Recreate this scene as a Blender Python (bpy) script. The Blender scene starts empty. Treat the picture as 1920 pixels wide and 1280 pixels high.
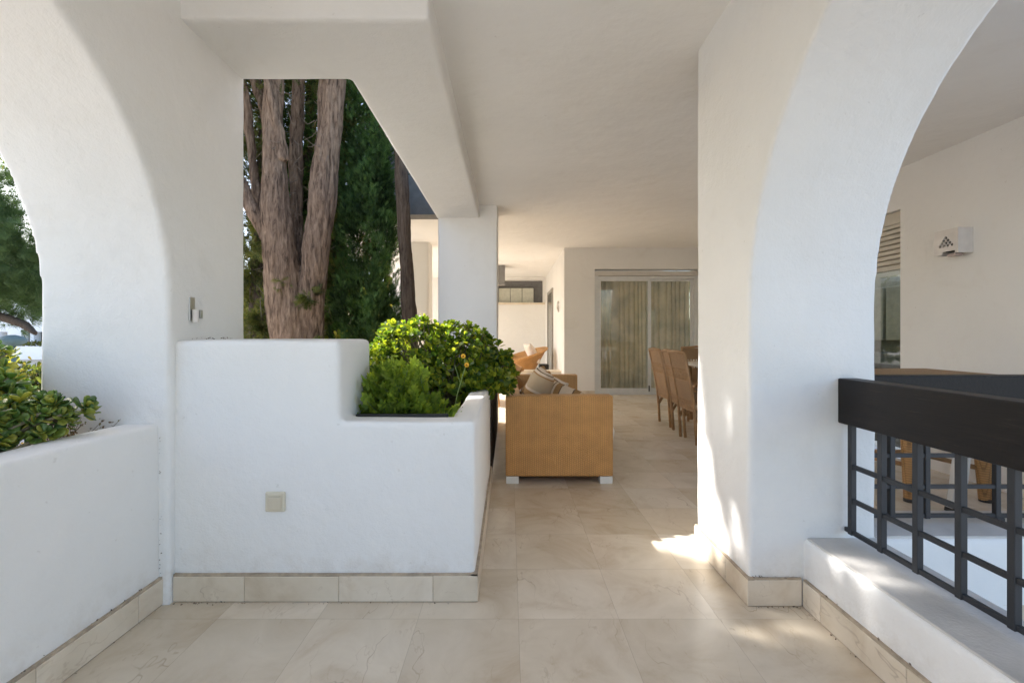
import bpy, bmesh, math, random
import numpy as np
from mathutils import Vector, Matrix, noise
random.seed(7); RNG = np.random.default_rng(7)
PI = math.pi
sc = bpy.context.scene
COL = sc.collection

# ------------------------------------------------------------------ object helpers
def tag(o, label=None, cat=None, group=None, kind=None):
    if label: o['label'] = label
    if cat: o['category'] = cat
    if group: o['group'] = group
    if kind: o['kind'] = kind
    return o
def empty(name, loc=(0, 0, 0), rz=0.0):
    o = bpy.data.objects.new(name, None); o.empty_display_size = .1
    COL.objects.link(o); o.location = loc; o.rotation_euler = (0, 0, rz); return o
def link_mesh(name, me, mat=None, parent=None):
    o = bpy.data.objects.new(name, me); COL.objects.link(o)
    if mat: me.materials.append(mat)
    if parent: o.parent = parent
    return o
def smooth(me, flag=True):
    me.polygons.foreach_set('use_smooth', [flag] * len(me.polygons)); me.update()
def from_bm(name, bm, mat=None, parent=None, sm=False):
    bmesh.ops.recalc_face_normals(bm, faces=bm.faces)
    me = bpy.data.meshes.new(name); bm.to_mesh(me); bm.free()
    if sm: smooth(me)
    return link_mesh(name, me, mat, parent)
def box(bm, x0, x1, y0, y1, z0, z1, bev=0.0, seg=2):
    r = bmesh.ops.create_cube(bm, size=1)
    vs = r['verts']
    for v in vs:
        v.co = Vector((x0 + (v.co.x + .5) * (x1 - x0), y0 + (v.co.y + .5) * (y1 - y0), z0 + (v.co.z + .5) * (z1 - z0)))
    if bev > 0:
        es = list({e for v in vs for e in v.link_edges})
        bmesh.ops.bevel(bm, geom=es, offset=bev, segments=seg, affect='EDGES', profile=.5)
def boxobj(name, b, mat, parent=None, bev=0.0, seg=2):
    bm = bmesh.new()
    for q in (b if isinstance(b, list) else [b]): box(bm, *q, bev=bev, seg=seg)
    return from_bm(name, bm, mat, parent)
def tube(bm, pts, rad, n=8, cap=True):
    pts = [Vector(p) for p in pts]
    if not isinstance(rad, (list, tuple)): rad = [rad] * len(pts)
    rings = []; up = None
    for i, p in enumerate(pts):
        if i == 0: d = pts[1] - p
        elif i == len(pts) - 1: d = p - pts[-2]
        else: d = pts[i + 1] - pts[i - 1]
        d.normalize()
        if up is None:
            a = Vector((0, 0, 1)) if abs(d.z) < .9 else Vector((1, 0, 0)); up = d.cross(a).normalized()
        else: up = (up - d * up.dot(d)).normalized()
        s = d.cross(up)
        rings.append([bm.verts.new(p + (up * math.cos(2 * PI * k / n) + s * math.sin(2 * PI * k / n)) * rad[i]) for k in range(n)])
    for a, b in zip(rings, rings[1:]):
        for k in range(n): bm.faces.new((a[k], a[(k + 1) % n], b[(k + 1) % n], b[k]))
    if cap: bm.faces.new(rings[0][::-1]); bm.faces.new(rings[-1])
def tubeobj(name, paths, mat, parent=None, n=8):
    bm = bmesh.new()
    for p, r in paths: tube(bm, p, r, n)
    return from_bm(name, bm, mat, parent, sm=True)
def prism(bm, poly, axis, a0, a1):
    """poly: 2-D outline; axis 'x' -> poly in (y,z), 'y' -> poly in (x,z)"""
    def P(u, v, w): return (w, u, v) if axis == 'x' else (u, w, v)
    A = [bm.verts.new(P(u, v, a0)) for u, v in poly]; B = [bm.verts.new(P(u, v, a1)) for u, v in poly]
    bm.faces.new(A); bm.faces.new(B[::-1]); n = len(poly)
    for i in range(n): bm.faces.new((A[i], B[i], B[(i + 1) % n], A[(i + 1) % n]))
def stuccoize(o, voxel=.02, it=3, lump=.0035, seed=0):
    """fuse the pieces into one hand-trowelled rounded plaster surface"""
    m = o.modifiers.new('r', 'REMESH'); m.mode = 'VOXEL'; m.voxel_size = voxel
    s = o.modifiers.new('s', 'SMOOTH'); s.iterations = it; s.factor = .6
    dg = bpy.context.evaluated_depsgraph_get()
    me = bpy.data.meshes.new_from_object(o.evaluated_get(dg))
    old = o.data; o.modifiers.clear(); o.data = me
    n = len(me.vertices); co = np.empty(n * 3); me.vertices.foreach_get('co', co)
    no = np.empty(n * 3); me.vertices.foreach_get('normal', no)
    co = co.reshape(-1, 3); no = no.reshape(-1, 3)
    p = co + seed
    w = (np.sin(p[:, 0] * 5.1 + 1.7 * np.sin(p[:, 1] * 3.3 + 1)) * np.sin(p[:, 2] * 4.3 + 1.9 * np.sin(p[:, 0] * 2.9)) * np.cos(p[:, 1] * 4.7 + 1.3 * np.sin(p[:, 2] * 3.7))
         + .4 * np.sin(p[:, 0] * 14 + 2 * np.sin(p[:, 2] * 9)) * np.sin(p[:, 2] * 13 + p[:, 1] * 11))
    co += no * (w * lump)[:, None]
    me.vertices.foreach_set('co', co.ravel()); smooth(me); return o

def scatter(name, tv, tf, pos, axis, scale, mat, parent=None, upv=None, roll=None):
    """many copies of a small template (tv verts, tf faces of equal size) as one mesh. template +Y -> axis"""
    tv = np.asarray(tv, float); tf = np.asarray(tf, int); n = len(pos)
    a = axis / (np.linalg.norm(axis, axis=1, keepdims=True) + 1e-9)
    if upv is None: upv = RNG.normal(size=(n, 3))
    s = np.cross(a, upv); s /= (np.linalg.norm(s, axis=1, keepdims=True) + 1e-9)
    u = np.cross(s, a)
    R = np.stack([s, a, u], axis=2)                       # columns
    v = np.einsum('nij,mj->nmi', R, tv) * np.asarray(scale).reshape(-1, 1, 1) + pos[:, None, :]
    m = len(tv); f = (tf[None] + (np.arange(n) * m)[:, None, None]).reshape(-1, tf.shape[1])
    me = bpy.data.meshes.new(name)
    me.vertices.add(n * m); me.vertices.foreach_set('co', v.ravel())
    k = tf.shape[1]
    me.loops.add(f.size); me.loops.foreach_set('vertex_index', f.ravel())
    me.polygons.add(len(f)); me.polygons.foreach_set('loop_start', np.arange(len(f)) * k)
    me.update(calc_edges=True); me.validate()
    return link_mesh(name, me, mat, parent)

# ------------------------------------------------------------------ material helpers
MATS = {}
def newmat(name):
    m = bpy.data.materials.new(name); m.use_nodes = True
    nt = m.node_tree; bs = nt.nodes['Principled BSDF']; MATS[name] = m
    return m, nt, bs
def N(nt, t, **kw):
    n = nt.nodes.new(t)
    for k, v in kw.items():
        if k in n.inputs: n.inputs[k].default_value = v
        else: setattr(n, k, v)
    return n
def L(nt, a, b): nt.links.new(a, b)
def ramp(nt, fac, stops):
    r = nt.nodes.new('ShaderNodeValToRGB'); e = r.color_ramp.elements
    while len(e) < len(stops): e.new(.5)
    for i, (p, c) in enumerate(stops):
        e[i].position = p; e[i].color = (c[0], c[1], c[2], 1) if not isinstance(c, (int, float)) else (c, c, c, 1)
    L(nt, fac, r.inputs[0]); return r.outputs[0]
def bump(nt, bs, h, strength, dist=.01, prev=None):
    b = N(nt, 'ShaderNodeBump', Strength=strength, Distance=dist); L(nt, h, b.inputs['Height'])
    if prev is not None: L(nt, prev, b.inputs['Normal'])
    if bs is not None: L(nt, b.outputs[0], bs.inputs['Normal'])
    return b.outputs[0]
def tex(nt, kind='Object', scale=(1, 1, 1)):
    t = nt.nodes.new('ShaderNodeTexCoord'); mp = N(nt, 'ShaderNodeMapping'); mp.inputs['Scale'].default_value = scale
    L(nt, t.outputs[kind], mp.inputs[0]); return mp.outputs[0]
def noisen(nt, v, s, d=4, r=.55, dist=0.0):
    n = N(nt, 'ShaderNodeTexNoise', Scale=s, Detail=d, Roughness=r, Distortion=dist); L(nt, v, n.inputs['Vector']); return n.outputs['Fac']
def mixc(nt, fac, a, b, mode='MIX'):
    m = N(nt, 'ShaderNodeMix'); m.data_type = 'RGBA'; m.blend_type = mode
    if isinstance(fac, float): m.inputs[0].default_value = fac
    else: L(nt, fac, m.inputs[0])
    for i, c in ((6, a), (7, b)):
        if isinstance(c, tuple): m.inputs[i].default_value = (*c, 1)
        else: L(nt, c, m.inputs[i])
    return m.outputs[2]
def math_(nt, op, a, b=0.0):
    m = N(nt, 'ShaderNodeMath', operation=op)
    for i, c in ((0, a), (1, b)):
        if isinstance(c, (int, float)): m.inputs[i].default_value = c
        else: L(nt, c, m.inputs[i])
    return m.outputs[0]

def simple(name, col, rough=.6, metal=0.0, var=.12, scale=12, b=0.0, bscale=60, spec=.5):
    m, nt, bs = newmat(name); v = tex(nt)
    n = noisen(nt, v, scale)
    c = ramp(nt, n, [(.3, tuple(x * (1 - var) for x in col)), (.7, tuple(min(1, x * (1 + var)) for x in col))])
    L(nt, c, bs.inputs['Base Color']); bs.inputs['Roughness'].default_value = rough; bs.inputs['Metallic'].default_value = metal
    bs.inputs['Specular IOR Level'].default_value = spec
    if b: bump(nt, bs, noisen(nt, v, bscale, 3), b, .004)
    return m
def stucco(name, col=(.815, .80, .77), fine=.55, dirt=.0):
    m, nt, bs = newmat(name); v = tex(nt)
    n1 = noisen(nt, v, 1.6, 5, .6); n2 = noisen(nt, v, 23, 4, .6)
    c = ramp(nt, n1, [(.3, tuple(x * .965 for x in col)), (.72, tuple(min(1, x * 1.02) for x in col))])
    # sparse little scuffs and pin marks of the plaster itself
    sp = ramp(nt, noisen(nt, v, 34, 2, .5), [(.735, 0.0), (.78, 1.0)])
    sc1 = math_(nt, 'MULTIPLY', sp, .22)
    c = mixc(nt, sc1, c, (.42, .38, .33))
    st = math_(nt, 'MULTIPLY', ramp(nt, noisen(nt, v, 1.9, 6, .68, 1.2), [(.56, 0.0), (.74, 1.0)]), .16)
    c = mixc(nt, st, c, (.60, .55, .47))
    if dirt:
        sx = N(nt, 'ShaderNodeSeparateXYZ'); L(nt, v, sx.inputs[0])
        low = ramp(nt, sx.outputs['Z'], [(.10, 1.0), (.24, 0.0)])
        d = math_(nt, 'MULTIPLY', low, ramp(nt, noisen(nt, v, 9, 5, .7), [(.45, 0.0), (.75, 1.0)]))
        c = mixc(nt, math_(nt, 'MULTIPLY', d, dirt), c, (.50, .42, .32))
    L(nt, c, bs.inputs['Base Color']); bs.inputs['Roughness'].default_value = .85; bs.inputs['Specular IOR Level'].default_value = .25
    b1 = bump(nt, None, noisen(nt, v, 6, 4, .55), .34, .025)
    b2 = bump(nt, None, n2, .28 * fine / .35, .006, b1)
    bump(nt, bs, noisen(nt, v, 130, 2, .6), fine, .0025, b2)
    return m
def veins(nt, v, scale=2.2, w=.012, dist=1.2):
    n = noisen(nt, v, scale, 4.5, .58, dist)
    a = math_(nt, 'ABSOLUTE', math_(nt, 'SUBTRACT', n, .5))
    line = ramp(nt, a, [(0.0, 1.0), (w, 0.0)])
    brk = ramp(nt, noisen(nt, v, scale * 2.3, 3), [(.47, 0.0), (.60, 1.0)])
    return math_(nt, 'MULTIPLY', line, brk)
def marble(name, tiled=True, tx=.396, ty=.394, ox=.036, oy=1.855):
    m, nt, bs = newmat(name)
    g = nt.nodes.new('ShaderNodeNewGeometry')
    if tiled:
        sx = N(nt, 'ShaderNodeSeparateXYZ'); L(nt, g.outputs['Position'], sx.inputs[0])
        u = math_(nt, 'DIVIDE', math_(nt, 'SUBTRACT', sx.outputs[0], ox), tx)
        w = math_(nt, 'DIVIDE', math_(nt, 'SUBTRACT', sx.outputs[1], oy), ty)
        fu = math_(nt, 'FLOOR', u); fw = math_(nt, 'FLOOR', w)
        cx = N(nt, 'ShaderNodeCombineXYZ'); L(nt, fu, cx.inputs[0]); L(nt, fw, cx.inputs[1])
        wn = N(nt, 'ShaderNodeTexWhiteNoise'); L(nt, cx.outputs[0], wn.inputs['Vector'])
        tone = wn.outputs['Value']; tcol = wn.outputs['Color']
        du = math_(nt, 'ABSOLUTE', math_(nt, 'SUBTRACT', math_(nt, 'FRACT', u), .5)); dw = math_(nt, 'ABSOLUTE', math_(nt, 'SUBTRACT', math_(nt, 'FRACT', w), .5))
        gr = ramp(nt, math_(nt, 'MAXIMUM', du, dw), [(.4962, 0.0), (.4978, 1.0)])
        off = N(nt, 'ShaderNodeVectorMath', operation='MULTIPLY_ADD'); L(nt, tcol, off.inputs[0]); off.inputs[1].default_value = (9, 9, 9); L(nt, g.outputs['Position'], off.inputs[2])
        v = off.outputs[0]
    else:
        v0 = nt.nodes.new('ShaderNodeTexCoord').outputs['Object']
        tone = g.outputs['Random Per Island']
        mm = N(nt, 'ShaderNodeCombineXYZ'); L(nt, math_(nt, 'MULTIPLY', tone, 20.0), mm.inputs[0])
        ad = N(nt, 'ShaderNodeVectorMath', operation='ADD'); L(nt, mm.outputs[0], ad.inputs[0]); L(nt, v0, ad.inputs[1]); v = ad.outputs[0]; gr = None
    base = ramp(nt, tone, [(0.0, (.62, .53, .41)), (.45, (.69, .60, .475)), (.75, (.73, .64, .52)), (1.0, (.71, .64, .54))])
    cl = ramp(nt, noisen(nt, v, 3.2, 6, .62, .8), [(.28, (.80, .74, .67)), (.48, (.96, .95, .93)), (.70, (1.07, 1.08, 1.09))])
    c = mixc(nt, 1.0, base, cl, 'MULTIPLY')
    fl = ramp(nt, noisen(nt, v, 42, 3, .6), [(.66, 0.0), (.78, 1.0)])
    c = mixc(nt, math_(nt, 'MULTIPLY', fl, .0), c, (.40, .28, .19))
    mp = N(nt, 'ShaderNodeMapping'); mp.inputs['Scale'].default_value = (1.0, .38, 1.0); mp.inputs['Rotation'].default_value = (0, 0, .6); L(nt, v, mp.inputs[0]); va = mp.outputs[0]
    c = mixc(nt, math_(nt, 'MULTIPLY', veins(nt, va, 2.2, .0038, .25), .48), c, (.27, .18, .11))
    c = mixc(nt, math_(nt, 'MULTIPLY', veins(nt, va, 6.0, .0080, .2), .34), c, (.40, .29, .19))
    if gr is not None: c = mixc(nt, math_(nt, 'MULTIPLY', gr, .6), c, (.33, .26, .20))
    L(nt, c, bs.inputs['Base Color'])
    bs.inputs['Roughness'].default_value = .27 if tiled else .5
    bs.inputs['Specular IOR Level'].default_value = .5
    bump(nt, bs, noisen(nt, v, 3.0, 2), .05, .01)
    return m
def leafmat(name, cols, rough=.4, trans=.45, tcol=None, spec=.5, sc_=3.0, con=1.0):
    m, nt, bs = newmat(name); g = nt.nodes.new('ShaderNodeNewGeometry')
    base = ramp(nt, g.outputs['Random Per Island'], [(i / (len(cols) - 1), c) for i, c in enumerate(cols)])
    n = noisen(nt, g.outputs['Position'], sc_, 3)
    base = mixc(nt, 1.0, base, ramp(nt, n, [(.5 - .2 / con, (.72 / con, .76 / con, .72 / con)), (.5 + .2 / con, (1.22 * con, 1.2 * con, 1.1 * con))]), 'MULTIPLY')
    L(nt, base, bs.inputs['Base Color']); bs.inputs['Roughness'].default_value = rough; bs.inputs['Specular IOR Level'].default_value = spec
    if trans:
        tr = nt.nodes.new('ShaderNodeBsdfTranslucent')
        tc = mixc(nt, 1.0, base, tcol or (1.6, 1.7, .6), 'MULTIPLY'); L(nt, tc, tr.inputs[0])
        ms = N(nt, 'ShaderNodeMixShader'); ms.inputs[0].default_value = trans
        L(nt, bs.outputs[0], ms.inputs[1]); L(nt, tr.outputs[0], ms.inputs[2]); L(nt, ms.outputs[0], nt.nodes['Material Output'].inputs[0])
    return m
def bark(name, a=(.165, .108, .074), b=(.35, .245, .172), dk=(.030, .019, .013), sc_=1.0):
    m, nt, bs = newmat(name); v = tex(nt, scale=(1, 1, .16)); v2 = tex(nt)
    n = noisen(nt, v, 34 * sc_, 7, .7, .5); n2 = noisen(nt, v2, 3, 4)
    c = ramp(nt, n, [(.34, dk), (.46, a), (.66, b)])
    c = mixc(nt, math_(nt, 'MULTIPLY', n2, .30), c, (.16, .11, .08))
    L(nt, c, bs.inputs['Base Color']); bs.inputs['Roughness'].default_value = .9; bs.inputs['Specular IOR Level'].default_value = .15
    bump(nt, bs, n, .9, .02); return m
def weave(name, col, sx=.0125, dark=.45, axis='XZ', rough=.5, amp=.8):
    m, nt, bs = newmat(name); t = nt.nodes.new('ShaderNodeTexCoord'); s = N(nt, 'ShaderNodeSeparateXYZ'); L(nt, t.outputs['Object'], s.inputs[0])
    i = {'X': 0, 'Y': 1, 'Z': 2}
    if axis == 'AUTO':   # side panels and front panels alike: x + y along, z up
        u0 = math_(nt, 'ADD', s.outputs[0], s.outputs[1])
    else: u0 = s.outputs[i[axis[0]]]
    w0 = s.outputs[i[axis[1]]] if axis != 'AUTO' else s.outputs[2]
    u = math_(nt, 'DIVIDE', u0, sx); w = math_(nt, 'DIVIDE', w0, sx * .9)
    fu = math_(nt, 'FLOOR', u)
    # alternate columns shifted half a stitch
    w = math_(nt, 'ADD', w, math_(nt, 'MULTIPLY', math_(nt, 'MODULO', math_(nt, 'ABSOLUTE', fu), 2.0), .5))
    hu = math_(nt, 'SINE', math_(nt, 'MULTIPLY', math_(nt, 'FRACT', u), PI))
    hw = math_(nt, 'SINE', math_(nt, 'MULTIPLY', math_(nt, 'FRACT', w), PI))
    h = math_(nt, 'POWER', math_(nt, 'MULTIPLY', hu, hw), .6)
    n = noisen(nt, t.outputs['Object'], 9, 4)
    c = ramp(nt, h, [(0.05, tuple(x * dark for x in col)), (.55, col), (1.0, tuple(min(1, x * 1.15) for x in col))])
    c = mixc(nt, 1.0, c, ramp(nt, n, [(.3, (.86, .85, .84)), (.7, (1.08, 1.08, 1.08))]), 'MULTIPLY')
    L(nt, c, bs.inputs['Base Color']); bs.inputs['Roughness'].default_value = rough
    bump(nt, bs, h, amp, .004); return m

M_st = stucco('white_stucco'); M_std = stucco('white_stucco_stained', dirt=.5)
M_ceil = stucco('smooth_ceiling_paint', (.86, .845, .82), .08)
M_floor = marble('marble_tiles'); M_skirt = marble('marble_skirting', tiled=False)
M_grout = simple('dirty_joint', (.17, .13, .10), .95, var=.4, scale=40)
M_kerb = simple('rough_cement', (.56, .53, .49), .95, var=.16, scale=5, b=.7, bscale=90)
M_wood = None
def darkwood():
    m, nt, bs = newmat('dark_stained_wood'); v = tex(nt, scale=(6, .5, 6)); n = noisen(nt, v, 14, 6, .65, .4)
    L(nt, ramp(nt, n, [(.3, (.005, .004, .004)), (.6, (.013, .010, .009)), (.8, (.045, .035, .028))]), bs.inputs['Base Color'])
    L(nt, ramp(nt, n, [(.3, .42), (.7, .6)]), bs.inputs['Roughness']); bs.inputs['Specular IOR Level'].default_value = .3; bump(nt, bs, n, .35, .004); return m
M_wood = darkwood()
M_iron = simple('dark_painted_iron', (.030, .032, .036), .5, .2, b=.15, bscale=200)
M_alu = simple('white_aluminium', (.66, .67, .66), .35, .0, var=.04)
M_steel = simple('brushed_metal', (.55, .55, .54), .3, .9, var=.1)
M_black = simple('black_plastic', (.018, .018, .02), .5)
M_plast = simple('ivory_plastic', (.66, .60, .47), .35, var=.04)
M_cer = simple('white_ceramic', (.70, .66, .62), .4, var=.10, scale=8)
M_soil = simple('potting_soil', (.075, .052, .038), .95, var=.5, scale=30, b=1.0, bscale=50)
M_litter = simple('dry_leaf_litter', (.20, .13, .085), .9, var=.45, scale=30, b=1.0, bscale=60)
M_ground = simple('garden_ground', (.36, .34, .31), .95, var=.3, scale=.8, b=.5, bscale=20)
M_grey = simple('grey_and_shade', (.20, .195, .19), .9)  # real grey on the box, painted shade on the roof fascia
M_dark = simple('dark_interior', (.035, .033, .03), .9)
M_weave = weave('orange_wicker', (.56, .295, .10), .0165, .74, 'AUTO')
M_rattan = simple('rattan_cane', (.33, .19, .085), .5, var=.2, scale=30, b=.2)
M_ratw = weave('rattan_weave', (.35, .20, .09), .011, .25, 'YZ')
M_rattop = weave('rattan_table_weave', (.34, .19, .085), .010, .35, 'XY')
M_ratleg = weave('wrapped_rattan', (.42, .235, .09), .018, .5, 'AUTO')
M_basket = simple('honey_rattan', (.52, .27, .09), .5, var=.2, scale=25)

# =================================================================== SETTING
ZC = 2.615
# ground
bm = bmesh.new(); bmesh.ops.create_grid(bm, x_segments=2, y_segments=2, size=150)
g = from_bm('ground', bm, M_ground); g.location = (0, 0, -1.5); tag(g, kind='structure')
# terrace floor slabs (butted, no overlaps)
fl = boxobj('terrace_floor', [(-1.50, 1.30, -4.0, 1.95, -.2, 0), (-1.41, 3.52, 1.95, 5.94, -.2, 0), (-1.75, 3.52, 5.94, 6.7, -.2, 0), (-3.3, 3.52, 6.7, 13.6, -.2, 0)], M_floor)
tag(fl, kind='structure')
pl = boxobj('terrace_base', [(-1.40, 1.29, -4.0, 1.96, -1.6, -.21), (-1.40, 3.6, 1.97, 13.7, -1.6, -.21), (-3.29, -1.41, 6.72, 13.7, -1.6, -.21)], M_st); tag(pl, kind='structure')
# ceilings
ce = boxobj('ceiling', [(-1.95, 1.53, -1.1, 2.45, ZC, 3.0), (1.53, 3.9, 1.7, 2.45, ZC, 3.0), (-.55, 3.9, 2.45, 5.94, ZC, 3.0), (-1.75, 3.9, 5.94, 6.7, 2.73, 3.0), (-3.3, 3.9, 6.7, 13.7, 2.73, 3.0)], M_ceil)
tag(ce, kind='structure')

# L-shaped dropped beam
bm = bmesh.new(); box(bm, -.84, -.345, 2.016, 5.5, 2.47, 2.95); box(bm, -1.5, -.345, 2.016, 2.505, 2.47, 2.95)
o = from_bm('ceiling_beam', bm, M_st); stuccoize(o, .014, 1, .0015, 3)
tag(o, 'white L-shaped dropped beam running under the ceiling from the left pillar to the far column', 'beam')
# column
bm = bmesh.new(); box(bm, -.828, -.139, 5.45, 5.96, -.1, 2.8)
o = from_bm('square_column', bm, M_st); stuccoize(o, .016, 1, .0015, 5)
tag(o, 'wide square white column behind the green shrub, carrying the end of the beam', 'column')

# arch walls
def arch_poly(yback, ztop=2.72, yfront=-.75, n=40, z0=1.25, R=1.08, ys=1.95):
    yc = ys - R
    p = [(yback, -.05), (yback, ztop), (yfront, ztop), (yfront, -.05), (yc - R, -.05)]
    for i in range(n + 1):
        a = PI - PI * i / n
        p.append((yc + R * math.cos(a), z0 + R * math.sin(a)))
    p.append((ys, -.05)); return p
bm = bmesh.new(); prism(bm, arch_poly(2.505), 'x', -1.946, -1.41)
LW = from_bm('arch_wall', bm, M_std); stuccoize(LW, .0135, 1, .003, 11)
tag(LW, 'white plastered wall with the left arch, framing pine trees and a succulent planter', 'arch wall')
bm = bmesh.new(); prism(bm, arch_poly(2.49), 'x', .995, 1.525)
RW = from_bm('arch_wall', bm, M_std); stuccoize(RW, .0135, 1, .003, 23)
tag(RW, 'white plastered wall with the right arch above the dark wooden railing', 'arch wall')

# skirting boards
def skirting(parent, runs, h=.108, vis=None):
    """runs: (axis, fixed0, fixed1, a0, a1, first joint offset)"""
    bm = bmesh.new(); bg = bmesh.new()
    for ax, f0, f1, a0, a1, off in runs:
        a = a0; first = True
        while a < a1 - .01:
            b = min(a1, a + (off if first else .395)); first = False
            dz = random.uniform(-.002, .002)
            if ax == 'y': box(bm, f0, f1, a + .0012, b - .0012, .003, h + dz, bev=.002, seg=1)
            else: box(bm, a + .0012, b - .0012, f0, f1, .003, h + dz, bev=.002, seg=1)
            a = b
        # thin mortar bead on top and at the foot
        e = .003; q = (vis or {}).get(f0, -1)      # -1: the low-coordinate face shows, +1: the high one
        if ax == 'y': box(bg, f0 + (e if q < 0 else 0), f1 - (e if q > 0 else 0), a0 + .002, a1 - .004, 0.0005, h + .008)
        else: box(bg, a0 + .002, a1 - .002, f0 + e, f1, 0.0005, h + .0085)
    s = from_bm('skirting', bm, M_skirt, parent)
    j = from_bm('mortar', bg, simple('mortar_bead', (.42, .34, .25), .95, var=.25, scale=25), s)
    return s
def skirt_simple(parent, x0, x1, y0, y1): pass
# right wall skirting: left face, front return, then along kerb
skirting(RW, [('y', .981, 1.01, 1.936, 2.50, .20), ('x', 1.937, 1.965, .9825, 1.207, .3)])

# right kerb under the railing
bm = bmesh.new(); box(bm, 1.22, 1.53, -.25, 2.05, -1.5, .276)
kb = from_bm('kerb_wall', bm, M_std); stuccoize(kb, .014, 1, .0015, 31)
tag(kb, 'low white kerb wall under the near railing with a rough cement top', 'kerb wall')
o = boxobj('cement_top', (1.232, 1.518, -.24, 1.948, .262, .280), M_kerb, kb, bev=.004)
bm = bmesh.new(); skirting(kb, [('y', 1.206, 1.235, -.3, 1.936, .15)]); bm.free()
# second kerb across
bm = bmesh.new(); box(bm, 1.5, 3.60, 1.95, 2.262, -1.5, .276)
k2 = from_bm('kerb_wall', bm, M_st); stuccoize(k2, .02, 1, .0015, 33)
tag(k2, 'low white kerb wall beyond the stairwell, under the far railing', 'kerb wall')
boxobj('cement_top', (1.53, 3.52, 1.962, 2.25, .262, .280), M_kerb, k2, bev=.004)

# centre planter wall with stepped high block
bm = bmesh.new()
box(bm, -1.425, -.145, 1.984, 2.125, -.05, .752)          # front
box(bm, -.265, -.145, 1.984, 3.62, -.05, .745)            # side
box(bm, -1.425, -.145, 3.50, 3.62, -.05, .70)             # back
box(bm, -1.425, -.716, 1.984, 2.43, -.05, 1.098)          # high block
box(bm, -1.425, -1.30, 1.984, 3.62, -1.5, .70)            # garden side
PW = from_bm('planter_wall', bm, M_std); stuccoize(PW, .0125, 11, .0022, 41)
tag(PW, 'white stepped planter wall in the centre, built against the left pillar, full of green plants', 'planter')
skirting(PW, [('x', 1.969, 2.00, -1.41, -.1315, .30), ('y', -.1595, -.1305, 1.970, 3.60, .40)], vis={-.1595: 1})
bm = bmesh.new(); bmesh.ops.create_grid(bm, x_segments=60, y_segments=60, size=.5)
for v in bm.verts:
    v.co = Vector((-.80 + v.co.x * 1.06, 2.81 + v.co.y * 1.40, .60 + .03 * noise.noise(v.co * 9) + .012 * noise.noise(v.co * 40)))
from_bm('soil', bm, M_soil, PW, sm=True)
boxobj('liner', (-.70, -.28, 2.14, 2.17, .60, .757), M_black, PW, bev=.004)
# dirt specks gathered in the joints (flat crumbs of soil and dead leaves)
def crumbs(parent, lines, n, name='dirt_specks'):
    P = []
    for (a, b, sp) in lines:
        t = RNG.random(n)[:, None]
        P.append(np.array(a) * (1 - t) + np.array(b) * t + RNG.normal(size=(n, 3)) * sp)
    P = np.concatenate(P); P[:, 2] = np.maximum(P[:, 2], .0015)
    tv = [(0, -.5, 0), (.35, 0, .1), (0, .6, .05), (-.3, .1, .12)]
    o = scatter(name, tv, [(0, 1, 2, 3)], P, RNG.normal(size=P.shape), RNG.uniform(.003, .011, len(P)), M_grout, parent)
    return o
crumbs(PW, [((-1.40, 1.955, .004), (-1.15, 1.958, .004), (.03, .008, .001)), ((-1.15, 1.96, .003), (-.2, 1.96, .003), (.03, .004, .001)),
            ((-1.416, 1.976, .12), (-1.416, 1.976, .9), (.002, .002, .01)), ((-1.40, 2.03, 1.102), (-1.40, 2.42, 1.102), (.004, .01, .002))], 22)

# left low wall + its planter
bm = bmesh.new(); box(bm, -1.61, -1.452, -1.6, 1.965, -.05, .752)
LP = from_bm('planter_wall', bm, M_std); stuccoize(LP, .015, 10, .0022, 51)
bm = bmesh.new(); 
tag(LP, 'low white wall of the left planter, under the arch, with succulents growing behind it', 'planter')
o = boxobj('outer_wall', [(-2.52, -2.40, -1.6, 1.949, -1.5, .62)], M_st, LP)
skirting(LP, [('y', -1.466, -1.437, -.4, 1.962, .25)], vis={-1.466: 1})
bm = bmesh.new(); bmesh.ops.create_grid(bm, x_segments=70, y_segments=140, size=.5)
for v in bm.verts:
    v.co = Vector((-2.0 + v.co.x * .82, .25 + v.co.y * 3.38, .655 + .03 * noise.noise(v.co * 9) + .02 * noise.noise(v.co * 50)))
from_bm('soil', bm, M_litter, LP, sm=True)
crumbs(LP, [((-1.43, .9, .002), (-1.43, 1.93, .002), (.006, .02, .001)), ((-1.448, .9, .119), (-1.448, 1.9, .119), (.002, .02, .002)), ((-1.446, 1.948, .12), (-1.446, 1.948, .72), (.002, .002, .01))], 26)
crumbs(kb, [((1.195, .9, .003), (1.195, 1.93, .003), (.004, .02, .001)), ((1.214, .9, .12), (1.214, 1.93, .12), (.002, .02, .001)), ((1.02, 1.93, .003), (1.2, 1.93, .003), (.01, .003, .001)),
            ((1.0, 1.942, .12), (1.22, 1.942, .12), (.004, .003, .002)), ((1.217, 1.94, .004), (1.217, 1.94, .12), (.002, .002, .002))], 16)

# dark timber box between white planter and column
bm = bmesh.new()
for k in range(6):
    box(bm, -.155, -.137, 3.63, 5.44, .02 + k * .118, .132 + k * .118, bev=.003, seg=1)
for y in (3.66, 4.5, 5.38): box(bm, -.19, -.156, y, y + .05, .0, .725)
o = from_bm('timber_planter', bm, simple('dark_brown_boards', (.045, .030, .022), .7, var=.35, scale=9, b=.3))
tag(o, 'dark brown board planter side between the white planter wall and the column', 'planter')

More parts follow.
